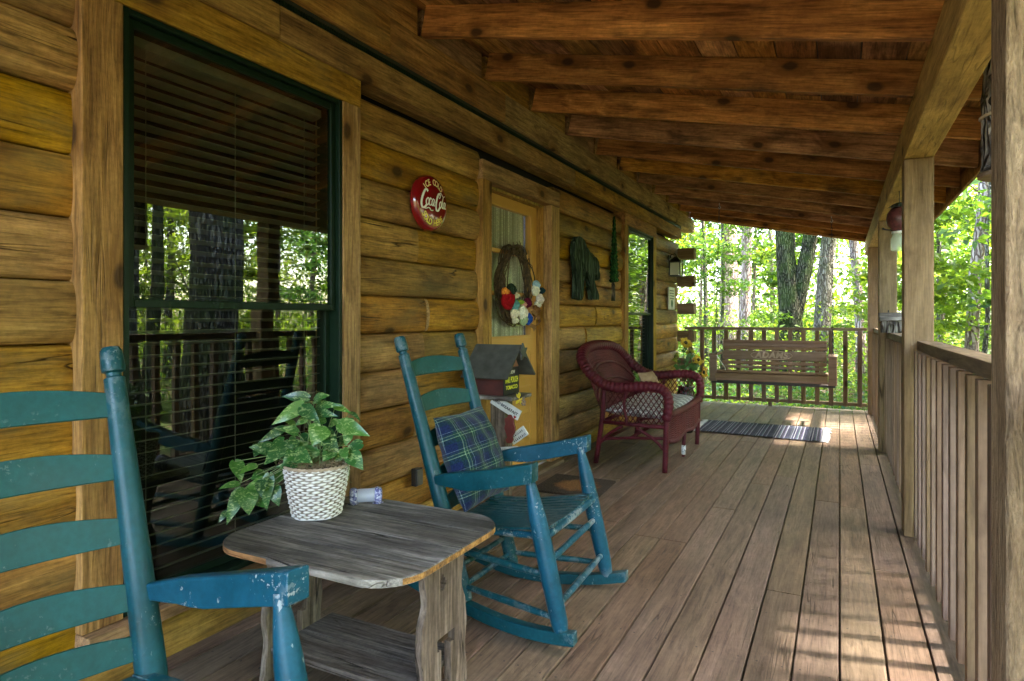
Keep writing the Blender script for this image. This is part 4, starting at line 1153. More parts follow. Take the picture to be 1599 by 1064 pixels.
# ------------------------------------------------------------------ wreath on the door
def wreath():
    cy, cz, X = 4.235, 1.425, -.06
    t = thing('wreath', 'oval twig wreath with felt flowers hanging on the yellow door', 'wreath', (X, cy, cz))
    rr = random.Random(13); mb = MB()
    for i in range(46):
        a0 = rr.uniform(0, 6.28); sp = rr.uniform(2.2, 5.5); ry = .235+rr.uniform(-.045, .035); rz_ = .255+rr.uniform(-.04, .035); dx = rr.uniform(-.02, .025); ph = rr.uniform(0, 6)
        n = 26; pts = []
        for k in range(n+1):
            a = a0+sp*k/n; wob = 1+.05*math.sin(3*a+ph)
            pts.append((X+dx+.018*math.sin(2*a+ph), cy+ry*wob*math.cos(a), cz+rz_*wob*math.sin(a)*1.05))
        mb.tube(pts, [.0055*(1-.5*k/n) for k in range(n+1)], 5)
    for i in range(14):
        a = rr.uniform(-.4, 3.5); p = Vector((X+.03, cy+.24*math.cos(a), cz+.27*math.sin(a))); d = Vector((.01, rr.uniform(-1, 1), rr.uniform(-1, 1))).normalized()*.06
        mb.tube([p-d, p+Vector((.015, 0, 0)), p+d], .003, 5)
    M = NT('twigs'); n = M.noise(M.tc.outputs['Object'], 40, 4)
    mb.build('twig_ring', M.out(M.ramp(n, [(.35, (.03,.018,.009)), (.7, (.17,.11,.05))]), .85), t, smooth='all')
    tn = 511.5/1000; C_, S_ = 1/math.sqrt(1+tn*tn), tn/math.sqrt(1+tn*tn)
    def on(px, py):
        u = 760+px/6.65; v_ = 370+py/6.65; a = (u-799.5)/1000; b = -(v_-497)/1000; k = (-.015-2.08)/(a*C_-S_)
        return Vector((-.015, (C_+a*S_)*k, 1.18+b*k))
    fl = [(215,655,75,(.33,.008,.012)), (186,572,34,(.75,.28,.04)), (250,552,50,(.02,.035,.02)), (285,712,48,(.14,.36,.36)), (285,795,46,(.72,.66,.48)), (368,790,60,(.82,.79,.68)), (375,862,46,(.40,.52,.30)),
          (425,852,50,(.02,.08,.42)), (418,690,44,(.10,.008,.03)), (508,505,40,(.35,.52,.56)), (500,556,46,(.80,.78,.62)), (566,560,28,(.015,.05,.07)), (545,650,46,(.72,.62,.55)), (520,710,36,(.75,.7,.6)), (372,705,30,(.72,.35,.30)), (430,750,30,(.45,.24,.10)), (505,770,50,(.20,.09,.03)), (290,870,26,(.7,.68,.5)), (302,610,24,(.75,.68,.45)), (345,680,20,(.3,.45,.05))]
    mats = {}
    for (px, py, r_, c) in fl:
        p = on(px, py); rm = r_/6.65*4.6/1000*1.4; m = MB(); rolls = 3
        for q in range(rolls, 0, -1):          # rolled felt spiral
            rad = rm*q/rolls; n = 14; pts = []
            ph = rr.uniform(0, 6)
            pts = [(p.x+.006+.010*(rolls-q)+.004*math.sin(3*2*math.pi*k/n+ph), p.y+rad*.78*math.cos(2*math.pi*k/n)*1.25, p.z+rad*.78*math.sin(2*math.pi*k/n)) for k in range(n)]
            m.tube(pts, rm*.24, 7, closed=True)
        m.lathe((p.x-.01, p.y, p.z), [(rm*.95, 0), (rm*.9, .01), (rm*.3, .03)], 14, Vector((0, 0, 1)).rotation_difference(Vector((1, 0, 0))))
        m.build('felt_flower', plain('felt', c, .95, spec=.1, noise=.3, nsc=90), t, smooth='all')
    rb = MB()
    for a, b in (((430, 740), (545, 860)), ((545, 860), (500, 930)), ((420, 900), (500, 970)), ((500, 790), (440, 930))):
        p, q = on(*a), on(*b); mm = (p+q)/2+Vector((.025, 0, 0)); d = Vector((.004, .012, .012))
        rb.add([p-d, p+d, mm-d, mm+d, q-d, q+d], [(0, 1, 3, 2), (2, 3, 5, 4)])
    rb.build('ribbon', plain('brown_ribbon', (.22,.10,.035), .8), t, smooth='all')
wreath()

# ------------------------------------------------------------------ wall pieces
M_CARVE = bark('green_stained_carving', (.012,.022,.013), (.028,.05,.032), (.06,.09,.06), sc_=1.0)
def plaque_from(name, label, cat, poly, y0, z0, sy, sz, th, mat, group=None):
    """poly in unit square, (0,0) bottom left; relief made by a subdivided, ridged front"""
    t = MB().prism([(a, b) for a, b in poly], lambda u, v, w_: (.022+w_, y0+u*sy, z0+v*sz), th).build(name, mat, None, bevel=.006)
    return tag(t, label, cat, group)
# silhouette read clockwise from the photograph
bear = [(.10,.93),(.16,.985),(.26,1.0),(.36,.98),(.44,.92),(.48,.86),(.54,.84),(.60,.80),(.68,.79),(.78,.74),(.86,.73),(.93,.68),(.97,.60),(.96,.52),(1.0,.46),(.98,.38),(.90,.35),(.84,.40),(.80,.47),(.76,.42),(.78,.34),(.84,.24),(.92,.15),(.96,.10),(.94,.03),(.80,.03),(.66,.02),(.66,.10),(.60,.22),(.50,.46),(.44,.46),(.38,.28),(.36,.14),(.36,.06),(.30,.0),(.18,.01),(.08,.02),(.10,.14),(.11,.3),(.10,.45),(.05,.60),(.03,.74),(.05,.86)]
plaque_from('wooden_carving', 'dark green weathered cutout of a rough four legged animal on the logs', 'wall carving', bear, 5.08, 1.335, .70, .56, .045, M_CARVE)
mbt = MB(); pts = []; rad = []
for i in range(34):
    f = i/33; z = 1.545+(2.205-1.545)*f; wd = .085*(1-f*.72)*(1 if i % 2 else .72)
    pts.append((.035, 6.255, z)); rad.append(max(.012, wd if f < .97 else .02))
vs = []; n = 12
for p, r_ in zip(pts, rad):
    for k in range(n):
        a = 2*math.pi*k/n; vs.append((.045+.045*math.cos(a)*r_/.08, p[1]+r_*1.15*math.sin(a)*(1+.12*math.sin(k*5+p[2]*60)), p[2]+.006*math.sin(k*7)))
fs = [(i*n+k, i*n+(k+1) % n, (i+1)*n+(k+1) % n, (i+1)*n+k) for i in range(33) for k in range(n)]+[tuple(range(n))[::-1], tuple(33*n+k for k in range(n))]
tt = thing('carved_tree', 'narrow carved green pine tree with a bare stick trunk on the log wall', 'wall carving', (.04, 6.255, 1.36))
MB().add(vs, fs).build('green_crown', bark('green_paint_carving', (.006,.03,.008), (.015,.075,.02), (.03,.12,.03), sc_=1.4), tt, smooth='all')
MB().tube([(.035, 6.25, 1.56), (.035, 6.262, 1.46), (.035, 6.255, 1.355)], [.018, .02, .022], 8).build('stick_trunk', M_BARKG, tt, smooth='all')

def lantern():
    X, Y, z0, z1 = .105, 8.76, 1.745, 2.06
    t = thing('wall_lantern', 'small black lantern light with clear panes fixed to the log wall', 'wall light', (X, Y, z0))
    mb = MB(); w_ = .068
    mb.box(X-w_, X+w_, Y-w_*1.4, Y+w_*1.4, z0, z0+.016); mb.box(X-w_-.006, X+w_+.006, Y-w_*1.4-.006, Y+w_*1.4+.006, z0+.185, z0+.20)
    for sx in (-1, 1):
        for sy in (-1, 1): mb.box(X+sx*w_-.007, X+sx*w_+.007, Y+sy*w_*1.4-.007, Y+sy*w_*1.4+.007, z0+.0165, z0+.1845)
    mb.add([(X-w_-.012, Y-.11, z0+.2005), (X+w_+.012, Y-.11, z0+.2005), (X+w_+.012, Y+.11, z0+.2005), (X-w_-.012, Y+.11, z0+.2005), (X-.018, Y-.02, z0+.268), (X+.018, Y-.02, z0+.268), (X+.018, Y+.02, z0+.268), (X-.018, Y+.02, z0+.268)],
           [(0, 3, 2, 1), (4, 5, 6, 7), (0, 1, 5, 4), (1, 2, 6, 5), (2, 3, 7, 6), (3, 0, 4, 7)])
    mb.build('lantern_frame', M_BLACK, t, bevel=.002)
    MB().tube([(X, Y, z0+.266), (X, Y, z0+.285), (X-.02, Y, z0+.31), (X-.07, Y, z0+.30), (X-.085, Y, z0+.25)], [.012, .006, .006, .006, .008], 8).build('hanging_hook', M_BLACK, t, smooth='all')
    MB().box(.012, .022, Y-.05, Y+.05, z0+.12, z0+.29).build('back_plate', M_BLACK, t, bevel=.002)
    G = NT('lantern_glass'); G.out((.65,.66,.5), .25); G.set(G.p.inputs['Alpha'], .6)
    MB().box(X-w_+.006, X+w_-.006, Y-w_*1.4+.006, Y+w_*1.4-.006, z0+.018, z0+.183).build('pane', G.m, t)
lantern()
def small_plaque():
    y0, y1, z0, z1 = 8.64, 8.97, 1.295, 1.60
    t = thing('small_sign', 'small white board with dark writing and a green tree under the lantern', 'sign', (.03, 8.8, z0))
    MB().box(.02, .038, y0, y1, z0, z1).build('board', M_WHITE, t, bevel=.002)
    mb = MB(); rr = random.Random(2)
    for i in range(4):
        z = z1-.04-.035*i; y = y0+.04
        while y < y1-.06:
            w_ = rr.uniform(.012, .03); mb.box(.0385, .0395, y, y+w_, z-rr.uniform(.010, .018), z); y += w_+.012
    mb.build('lettering', plain('ink', (.04,.05,.04), .7), t)
    mb = MB(); mb.lathe((.0385, y0+.16, z0+.085), [(.055, 0), (.04, .002), (.002, .003)], 12, Vector((0, 0, 1)).rotation_difference(Vector((1, 0, 0))))
    mb.box(.0385, .0405, y0+.15, y0+.17, z0+.015, z0+.06); mb.build('painted_tree', plain('green_ink', (.04,.14,.07), .7), t)
small_plaque()
o = thing('outlet_box', 'small dark outdoor outlet box low on the logs behind the rocking chair', 'outlet', (.03, 2.876, .31))
MB().box(.005, .04, 2.85, 2.91, .265, .36).build('box_body', M_BLACK, o, bevel=.005)
MB().box(.0405, .047, 2.855, 2.905, .27, .355).build('flip_cover', plain('outlet_cover', (.10,.09,.08), .5), o, bevel=.003)

# ------------------------------------------------------------------ bird house on a post
def birdhouse():
    t = thing('birdhouse_post', 'red birdhouse with a grey roof on a wooden post beside the door', 'birdhouse', (.27, 3.41, 0))
    q1 = MB().box(.215, .315, 3.36, 3.46, .001, .698).build('post', M_GREYZ, t, bevel=.004)
    MB().box(.09, .40, 3.28, 3.55, .70, .722).build('platform', M_GREY, t, bevel=.003)
    x0, x1, y0, y1, za, ze, zr = .125, .325, 3.315, 3.515, .7235, .888, 1.008
    mb = MB(); P = [(y0, za), (y1, za), (y1, ze), ((y0+y1)/2, zr), (y0, ze)]
    mb.prism(P, lambda u, v, w_: (x0+w_, u, v), x1-x0)
    body = mb.build('house_body', plain('barn_red_paint', (.085,.016,.010), .65, noise=.4, nsc=14), t, bevel=.002)
    ym = (y0+y1)/2
    for sg in (-1, 1):
        d = Vector((0, sg*(ym-y0+.085), -(zr-ze)-.068)); n = Vector((0, sg*(zr-ze), (ym-y0))).normalized()
        a = Vector((x0-.035, ym, zr+.006)); b = Vector((x1+.075, ym, zr+.006)); vs = []
        for p in (a, b, b+d, a+d): vs += [p, p+n*.012]
        MB().add(vs, [(0, 2, 4, 6), (1, 7, 5, 3), (0, 1, 3, 2), (2, 3, 5, 4), (4, 5, 7, 6), (6, 7, 1, 0)]).build('roof_panel', plain('slate_grey_paint', (.075,.078,.065), .7, noise=.35, nsc=20), t, bevel=.002)
    # gable: warm wood face, hole, black panel with lettering
    MB().prism([(y0+.004, ze), (y1-.004, ze), (ym, zr-.004)], lambda u, v, w_: (x1+.0005+w_, u, v), .004).build('gable_board', plain('gable_tan', (.35,.15,.09), .7), t)
    qx = Vector((0, 0, 1)).rotation_difference(Vector((1, 0, 0)))
    MB().lathe((x1+.004, ym, ze+.022), [(.020, 0), (.020, .002)], 18, qx).build('entry_hole', M_DARK, t)
    MB().box(x1+.0005, x1+.006, y0, y1, za+.002, ze-.003).build('black_panel', M_BLACK, t)
    def put(txt, size, z, mat, w_=1., off=.0008):
        vs, fs = text_mesh(txt, size, .0004, 0, off)
        MB().add([(x1+.0068+p.z, ym+p.x*w_, z+p.y) for p in vs], fs).build('lettering', mat, t)
    ylw = plain('lemon_letter', (.80,.78,.05), .5)
    put('CHEW', .028, ze-.032, M_WHITE); put('MAIL POUCH', .050, ze-.078, ylw, .56, .0008); put('TOBACCO', .032, ze-.122, ylw, .95)
    # star ornament at the ridge
    mb = MB(); P = []
    for k in range(10):
        a = R(90+36*k+8); r_ = .055 if k % 2 == 0 else .027; P.append((r_*math.cos(a), r_*math.sin(a)))
    mb.prism(P, lambda u, v, w_: (x1+.082+w_, ym-.01+u*1.0, zr-.028+v), .012); mb.build('star', plain('star_grey', (.06,.065,.055), .7), t, bevel=.002)
    MB().tube([(x1-.02, ym, zr+.0), (x1+.083, ym-.01, zr-.022)], .005, 8).build('star_peg', M_BLACK, t)
    # hanging signs, a red cutout shape and a bow
    def plank(c, L, h, tilt, txt=None, size=.03, name='hanging_sign'):
        q = Quaternion((0, 1, 0), R(tilt)); c = Vector(c)
        ax = (q @ Vector((1, 0, 0))); up = (q @ Vector((0, 0, 1)))
        s_ = MB().obox(c, q, L, .012, h).build(name, M_WHITE, t, bevel=.002)
        if txt:
            vs, fs = text_mesh(txt, size, .0004, 0, .0006)
            MB().add([c+ax*p.x+up*p.y+Vector((0, -.0068-p.z, 0)) for p in vs], fs).build('sign_lettering', plain('black_ink', (.015,.015,.015), .6), s_)
        return s_, c, ax, up
    s_, c, ax, up = plank((.325, 3.352, .655), .205, .062, 27, 'BIRD·BREAKFAST', .0235)
    hp = [(0, -.010), (.009, .001), (.009, .006), (.004, .009), (0, .005), (-.004, .009), (-.009, .006), (-.009, .001)]
    MB().prism(hp, lambda u, v, w_: c+ax*(.080+u)+up*(-.021+v)+Vector((0, -.0066-w_, 0)), .001).build('heart', plain('heart_red', (.3,.01,.01), .5), s_)
    s2, c, ax, up = plank((.385, 3.40, .485), .12, .060, -36)
    s3, c3, ax3, up3 = plank((.345, 3.348, .395), .13, .055, -8)
    for (s_, c, ax, up, m_) in ((s2, c, ax, up, .045), (s3, c3, ax3, up3, .05)):
        mb = MB(); rr = random.Random(5)
        for j in (-1, 1):
            x = -m_
            while x < m_:
                w_ = rr.uniform(.004, .010); a = c+ax*x+up*(j*.013)+Vector((0, -.0066, 0))
                mb.add([a-up*.008, a+ax*w_-up*.008, a+ax*(w_*.5)+up*.008], [(0, 1, 2)]); x += w_+.004
        mb.build('sign_marks', plain('marks_ink', (.03,.03,.04), .7), s_)
    P = [(-.018, .0), (-.028, .02), (-.02, .045), (-.026, .075), (-.006, .085), (.0, .10), (.02, .10), (.034, .08), (.036, .05), (.044, .03), (.04, .0), (.026, -.02), (.03, -.04), (.02, -.06), (-.01, -.062), (-.02, -.045), (-.008, -.028)]
    MB().prism(P, lambda u, v, w_: (.345+u, 3.358-w_, .508+v*1.05), .016).build('red_cutout', plain('brick_red_paint', (.16,.025,.018), .5), t, bevel=.003)
    mb = MB(); c = Vector((.425, 3.33, .71)); rr = random.Random(3)
    for k in range(9):
        a = rr.uniform(0, 6.28); d = Vector((math.cos(a)*.03, rr.uniform(-.01, .01), math.sin(a)*.04)); n = Vector((-d.z, 0, d.x)).normalized()*.008
        mb.add([c, c+d*.6+n, c+d, c+d*.6-n], [(0, 1, 2, 3)])
    mb.build('yellow_bow', plain('yellow_cloth', (.72,.55,.03), .8), t)
    mb = MB()
    for k in range(16):
        p = c+Vector((.03+rr.uniform(-.014, .014), -.01, -.008+rr.uniform(-.025, .02))); mb.lathe(p, [(.001, -.006), (.005, -.002), (.005, .003), (.001, .006)], 6)
    mb.build('pine_cone', plain('cone_brown', (.25,.17,.12), .8), t)
birdhouse()

# ------------------------------------------------------------------ door mat and rag rug
def mats():
    M = NT('coir_mat'); v = M.tc.outputs['Object']; n = M.noise(v, 110, 5, .8)
    d = M.n('VectorMath', {0: v, 1: (.45, 4.18, 0)}, operation='DISTANCE').outputs['Value']
    c = M.mix(M.mapr(M.math('ADD', d, M.math('MULTIPLY', M.noise(v, 18, 3), .1)), .16, .22), M.ramp(n, [(.35, (.10,.035,.01)), (.65, (.42,.19,.05))]), M.ramp(n, [(.35, (.008,.005,.004)), (.65, (.09,.055,.035))]))
    M.bump(n, 1, .02)
    mb = MB(); P = [(.205, 3.93), (.68, 3.97), (.655, 4.42), (.19, 4.43)]
    mb.prism(P, lambda u, v_, w_: (u, v_, .002+w_), .014)
    tag(mb.build('door_mat', M.out(c, 1.), bevel=.004), 'rusty brown and black bristle doormat in front of the yellow door', 'doormat')
    # rag rug: stripes across its length
    cs = [Vector((.755, 6.80)), Vector((.735, 7.58)), Vector((1.925, 7.57)), Vector((1.915, 6.72))]
    t = thing('rag_rug', 'long navy grey and white striped rag rug with a white fringe near the swing', 'rug', (1.35, 7.18, 0))
    rr = random.Random(6); n = 86; m = 10; vs = []; fs = []
    for i in range(n+1):
        for j in range(m+1):
            s_, q = i/n, j/m; p = cs[0].lerp(cs[3], s_).lerp(cs[1].lerp(cs[2], s_), q)
            e = .004*math.sin(i*1.9)*(1 if q in (0, 1) else 0)
            vs.append((p.x+.006*math.sin(q*9+s_*4), p.y+e, .010+.003*(i % 2)+.0015*math.sin(j*2+i)))
    for i in range(n):
        for j in range(m): fs.append((i*(m+1)+j, (i+1)*(m+1)+j, (i+1)*(m+1)+j+1, i*(m+1)+j+1))
    M = NT('rag_weave'); v = M.tc.outputs['Object']; x = M.n('SeparateXYZ', {0: v}).outputs[0]
    nz = M.noise(v, 60, 3, .7)
    xx = M.math('ADD', x, M.math('MULTIPLY', nz, .006))
    st = [(0, (.012,.014,.035)), (.16, (.03,.035,.05)), (.28, (.17,.18,.21)), (.32, (.012,.014,.04)), (.42, (.26,.27,.29)), (.46, (.02,.02,.05)), (.6, (.045,.09,.08)), (.66, (.22,.20,.28)), (.69, (.015,.015,.03)), (.84, (.08,.07,.13)), (.9, (.27,.29,.29)), (.93, (.012,.014,.035))]
    c = M.ramp(M.math('FRACT', M.math('MULTIPLY', xx, 6.2)), st, 'CONSTANT')
    c = M.mix(1, c, M.ramp(M.noise(v, 190, 3, .8), [(.3, .5), (.7, 1.8)]), 'MULTIPLY')
    M.bump(M.noise(v, 150, 3, .8), .8, .01)
    MB().add(vs, fs).build('woven_body', M.out(c, .95), t, smooth='all')
    mb = MB()
    for (a, b, sg, mul) in ((cs[3], cs[2], 1, 1), (cs[0], cs[1], -1, .8)):
        mb = MB()
        for i in range(56):
            p = a.lerp(b, (i+.5)/56); L = rr.uniform(.045, .085)*mul; dy = rr.uniform(-.02, .02)
            mb.tube([(p.x, p.y, .010), (p.x+sg*L*.5, p.y+dy*.5, .012), (p.x+sg*L, p.y+dy, .006)], .0045, 5)
        mb.build('fringe', plain('white_cotton', (.72,.70,.72), .9), t, smooth='all')
mats()

# ------------------------------------------------------------------ wicker loveseat
def loveseat():
    Y0, Y1 = 4.88, 6.12; YM = (Y0+Y1)/2
    t = thing('wicker_loveseat', 'burgundy wicker loveseat with rolled arms against the log wall', 'loveseat', (.6, YM, 0))
    def wick(name, c1, c2, s_=120):
        M = NT(name); v = M.tc.outputs['Object']; n = M.noise(v, s_, 3, .6); w_ = M.noise(v, 5, 3)
        c = M.ramp(n, [(.3, c1), (.7, c2)]); c = M.mix(1, c, M.ramp(w_, [(.3, .7), (.7, 1.25)]), 'MULTIPLY')
        M.bump(n, .6, .006); return M.out(c, .5, Specular_IOR_Level=.25)
    MW = wick('burgundy_wicker', (.040,.004,.008), (.13,.014,.022)); ML = wick('burgundy_wicker_light', (.05,.007,.009), (.15,.030,.028))
    def mirror(f): return lambda y: 2*YM-y if f else y
    rr = random.Random(4)
    # path of the rolled border, left arm front -> over the back -> right arm front
    half = [(.905, Y0, .40), (.925, Y0-.005, .52), (.905, Y0-.01, .61), (.84, Y0-.012, .648), (.74, Y0-.01, .652), (.62, Y0, .640), (.50, Y0+.005, .632), (.40, Y0+.01, .655), (.32, Y0+.02, .705), (.25, Y0+.035, .77), (.195, Y0+.075, .835), (.165, Y0+.16, .885), (.145, Y0+.30, .918), (.135, Y0+.46, .932), (.132, YM, .936)]
    path = half+[(x, 2*YM-y, z) for x, y, z in half[:-1][::-1]]
    def cat(P, n):
        P = [Vector(p) for p in P]; Q = [P[0]*2-P[1]]+P+[P[-1]*2-P[-2]]; out = []
        for i in range(1, len(Q)-2):
            a, b, c, d = Q[i-1:i+3]
            for k in range(n):
                s_ = k/n; out.append(.5*((2*b)+(c-a)*s_+(2*a-5*b+4*c-d)*s_*s_+(3*b-a-3*c+d)*s_**3))
        out.append(P[-1]); return out
    fine = cat(path, 12); N = len(fine)
    rad = []
    for i in range(N):
        f = i/(N-1); base = .036+.010*math.sin(math.pi*f); rad.append(base*(1+.06*(1 if (i//2) % 2 else -1)))
    MB().tube(fine, rad, 12).build('rolled_border', MW, t, smooth='all')
    # frame: legs and stretchers
    legs = [[(.905, Y0, .42), (.90, Y0, .2), (.893, Y0, .001)], [(.905, Y1, .42), (.90, Y1, .2), (.893, Y1, .001)],
            [(.40, Y0+.03, .62), (.375, Y0+.05, .36), (.31, Y0+.08, .001)], [(.40, Y1-.03, .62), (.375, Y1-.05, .36), (.31, Y1-.02, .001)]]
    for l in legs: MB().tube(cat(l, 4), [.021]*9, 10).build('leg', MW, t, smooth='all')
    lm = MB().tube([(.91, YM+.02, .26), (.90, YM+.02, .12), (.895, YM+.02, .001)], [.017, .016, .014], 10).build('middle_leg', MW, t, smooth='all')
    W_ = NT('paper_wrap'); st = W_.math('GREATER_THAN', W_.noise(W_.vmath('MULTIPLY', W_.tc.outputs['Object'], (1, 1, .8)), 60, 2), .56)
    MB().tube([(.898, YM+.02, .10), (.8955, YM+.02, .02)], [.0185, .0175], 12).build('leg_wrap', W_.out(W_.mix(st, (.65,.64,.62), (.02,.02,.02)), .6), lm, smooth='all')
    def tb(name, pts, r_, mat=MW, k=5): return MB().tube(cat(pts, k) if len(pts) > 2 else pts, r_, 8).build(name, mat, t, smooth='all')
    zs = .345
    tb('seat_frame', [(.905, Y0, zs), (.375, Y0+.05, zs)], .017); tb('seat_frame', [(.905, Y1, zs), (.375, Y1-.05, zs)], .017); tb('seat_frame', [(.375, Y0+.05, zs), (.375, Y1-.05, zs)], .017); 
    for y, s_ in ((Y0+.01, 1), (Y1-.01, -1)):
        tb('stretcher', [(.895, y, .16), (.80, y, .25), (.66, y, .325)], .013); tb('stretcher', [(.345, y+.05*s_, .16), (.43, y+.04*s_, .25), (.55, y+.02*s_, .325)], .013); tb('stretcher', [(.34, y+.05*s_, .20), (.60, y+.02*s_, .235), (.90, y, .26)], .012)
    tb('stretcher', [(.34, Y0+.07, .17), (.34, Y1-.07, .17)], .013); tb('stretcher', [(.62, Y0+.03, .24), (.62, Y1-.03, .24)], .013); tb('stretcher', [(.895, Y1, .16), (.895, Y1-.10, .23), (.90, Y1-.2, .27)], .012)
    # woven front apron between two rolls
    tb('apron_roll', [(.915, Y0+.01, .435), (.925, YM, .425), (.915, Y1-.01, .435)], .027)
    tb('apron_roll', [(.905, Y0+.02, .235), (.915, Y0+.3, .20), (.915, YM, .225), (.915, Y1-.3, .20), (.905, Y1-.02, .235)], .018)
    def weave(name, P, nu, nv, r_, mat, diag=False, gap=0.):
        """strands over a bilinear/curved surface P(u, v)"""
        mb = MB(); m = 12
        def strand(f, ph):
            pts = []; k = 22
            for i in range(k+1):
                s_ = i/k; p, nn = f(s_); pts.append(p+nn*(.003*math.sin(s_*math.pi*nv+ph)))
            mb.tube(pts, r_, 4, caps=False)
        for i in range(nu):
            if diag:
                for sg in (1, -1):
                    u0 = -1+2*(i+.5)/nu*1.0 if sg > 0 else 2*(i+.5)/nu
                    pts = []
                    for k in range(15):
                        s_ = k/14; u = u0+sg*s_*diag
                        if 0 <= u <= 1: pts.append(P(u, s_)[0]+P(u, s_)[1]*.002*sg)
                    if len(pts) > 1: mb.tube(pts, r_, 4, caps=False)
            else: strand(lambda s_: P((i+.5)/nu, s_), i*math.pi)
        if not diag:
            for j in range(nv):
                pts = []
                for k in range(31):
                    s_ = k/30; p, nn = P(s_, (j+.5)/nv); pts.append(p+nn*(.003*math.sin(s_*math.pi*nu/2+j*math.pi)))
                mb.tube(pts, r_, 4, caps=False)
        return mb.build(name, mat, t)
    def apron(u, v):
        y = Y0+.02+(Y1-Y0-.04)*u; bulge = .012*math.sin(math.pi*u); zlo = .24-.035*abs(math.sin(2*math.pi*u)); return Vector((.91+bulge, y, zlo+(.425-zlo)*v)), Vector((1, 0, 0))
    weave('apron_weave', apron, 96, 26, .0030, ML)
    # back: dense weave from arm roll to arm roll, up to the arch
    def archz(y):
        c = abs(y-YM)/(YM-Y0); return .925-.30*c**4.5
    def backp(u, v):
        y = Y0+.05+(Y1-Y0-.10)*u; zt = archz(y)-.02; z = .40+(zt-.40)*v; f = (z-.34)/.6
        x = .365-.23*f+.05*(abs(y-YM)/(YM-Y0))**3*.9
        return Vector((x, y, z)), Vector((.93, 0, .37))
    weave('back_weave', backp, 120, 64, .0026, ML)
    for fr, r_ in ((.64, .011), (.36, .011)):
        pts = []
        for k in range(25):
            u = k/24; w_ = fr+.12*math.sin(math.pi*u)
            p, nn = backp(u, min(1, w_)); pts.append(p+nn*.01)
        tb('back_band', pts, r_, ML, 2)
    # side panels: open lattice under the arms
    for y, nm in ((Y0, 0), (Y1, 1)):
        def side(u, v, y=y):
            x = .44+.45*u; return Vector((x, y, .365+.255*v)), Vector((0, -1, 0))
        weave('side_lattice', side, 22, 12, .0036, MW, diag=.40)
        tb('arm_upright', [(.60, y-.004, .34), (.575, y-.006, .50), (.60, y-.004, .63)], .012)
    # cushion
    vs = []; fs = []; n = 26; m = 20; x0, x1, ya, yb = .39, .90, Y0+.055, Y1-.055
    for side in (1, -1):
        o = len(vs)
        for i in range(n+1):
            for j in range(m+1):
                u, v = 2*i/n-1, 2*j/m-1; e = (max(0, (1-abs(u)**8)*(1-abs(v)**6)))**.5
                vs.append(((x0+x1)/2+v*(x1-x0)/2, (ya+yb)/2+u*(yb-ya)/2, .425+side*.042*e+.010*math.sin(u*2)+.03*(v>0)*v*0-.02*(v-1)*.5))
        for i in range(n):
            for j in range(m):
                q = (o+i*(m+1)+j, o+i*(m+1)+j+1, o+(i+1)*(m+1)+j+1, o+(i+1)*(m+1)+j); fs.append(q if side < 0 else q[::-1])
    M = NT('grey_lattice_cushion'); v = M.tc.outputs['Object']; s_ = M.n('SeparateXYZ', {0: M.vmath('ADD', v, M.vmath('SCALE', M.n('TexNoise', {'Vector': v, 'Scale': 14.}).outputs[1]))})
    s_.inputs[0].links[0].from_node.inputs[1].links[0].from_node.inputs['Scale'].default_value = .03
    def ln(a, b):
        q = M.math('ABSOLUTE', M.math('SUBTRACT', M.math('FRACT', M.math('MULTIPLY', M.math('ADD', M.math('MULTIPLY', s_.outputs[0], a), M.math('ADD', s_.outputs[1], M.math('MULTIPLY', s_.outputs[2], b))), 9.)), .5)); return M.math('LESS_THAN', q, .07)
    mk = M.math('MAXIMUM', ln(1, .6), ln(-1, .6))
    c = M.mix(mk, (.24,.245,.235), (.62,.63,.60)); M.bump(M.noise(v, 160, 3), .3, .003)
    cu = MB().add(vs, fs).build('seat_cushion', M.out(c, .9), None, smooth='all')
    tag(cu, 'grey seat cushion with a white lattice print on the burgundy loveseat', 'cushion')
loveseat()
tp = pillow_mesh('tan_pillow', .26, .24, .10, plain('tan_cloth', (.33,.21,.12), .9))
nd = Vector((.85, -.25, .42)).normalized(); xd = Vector((0, 0, 1)).cross(nd).normalized(); yd = nd.cross(xd)
tp.matrix_world = Matrix.Translation((.50, 5.93, .565)) @ Matrix((xd, yd, nd)).transposed().to_4x4()
tag(tp, 'small tan throw pillow at the far end of the burgundy loveseat', 'pillow')

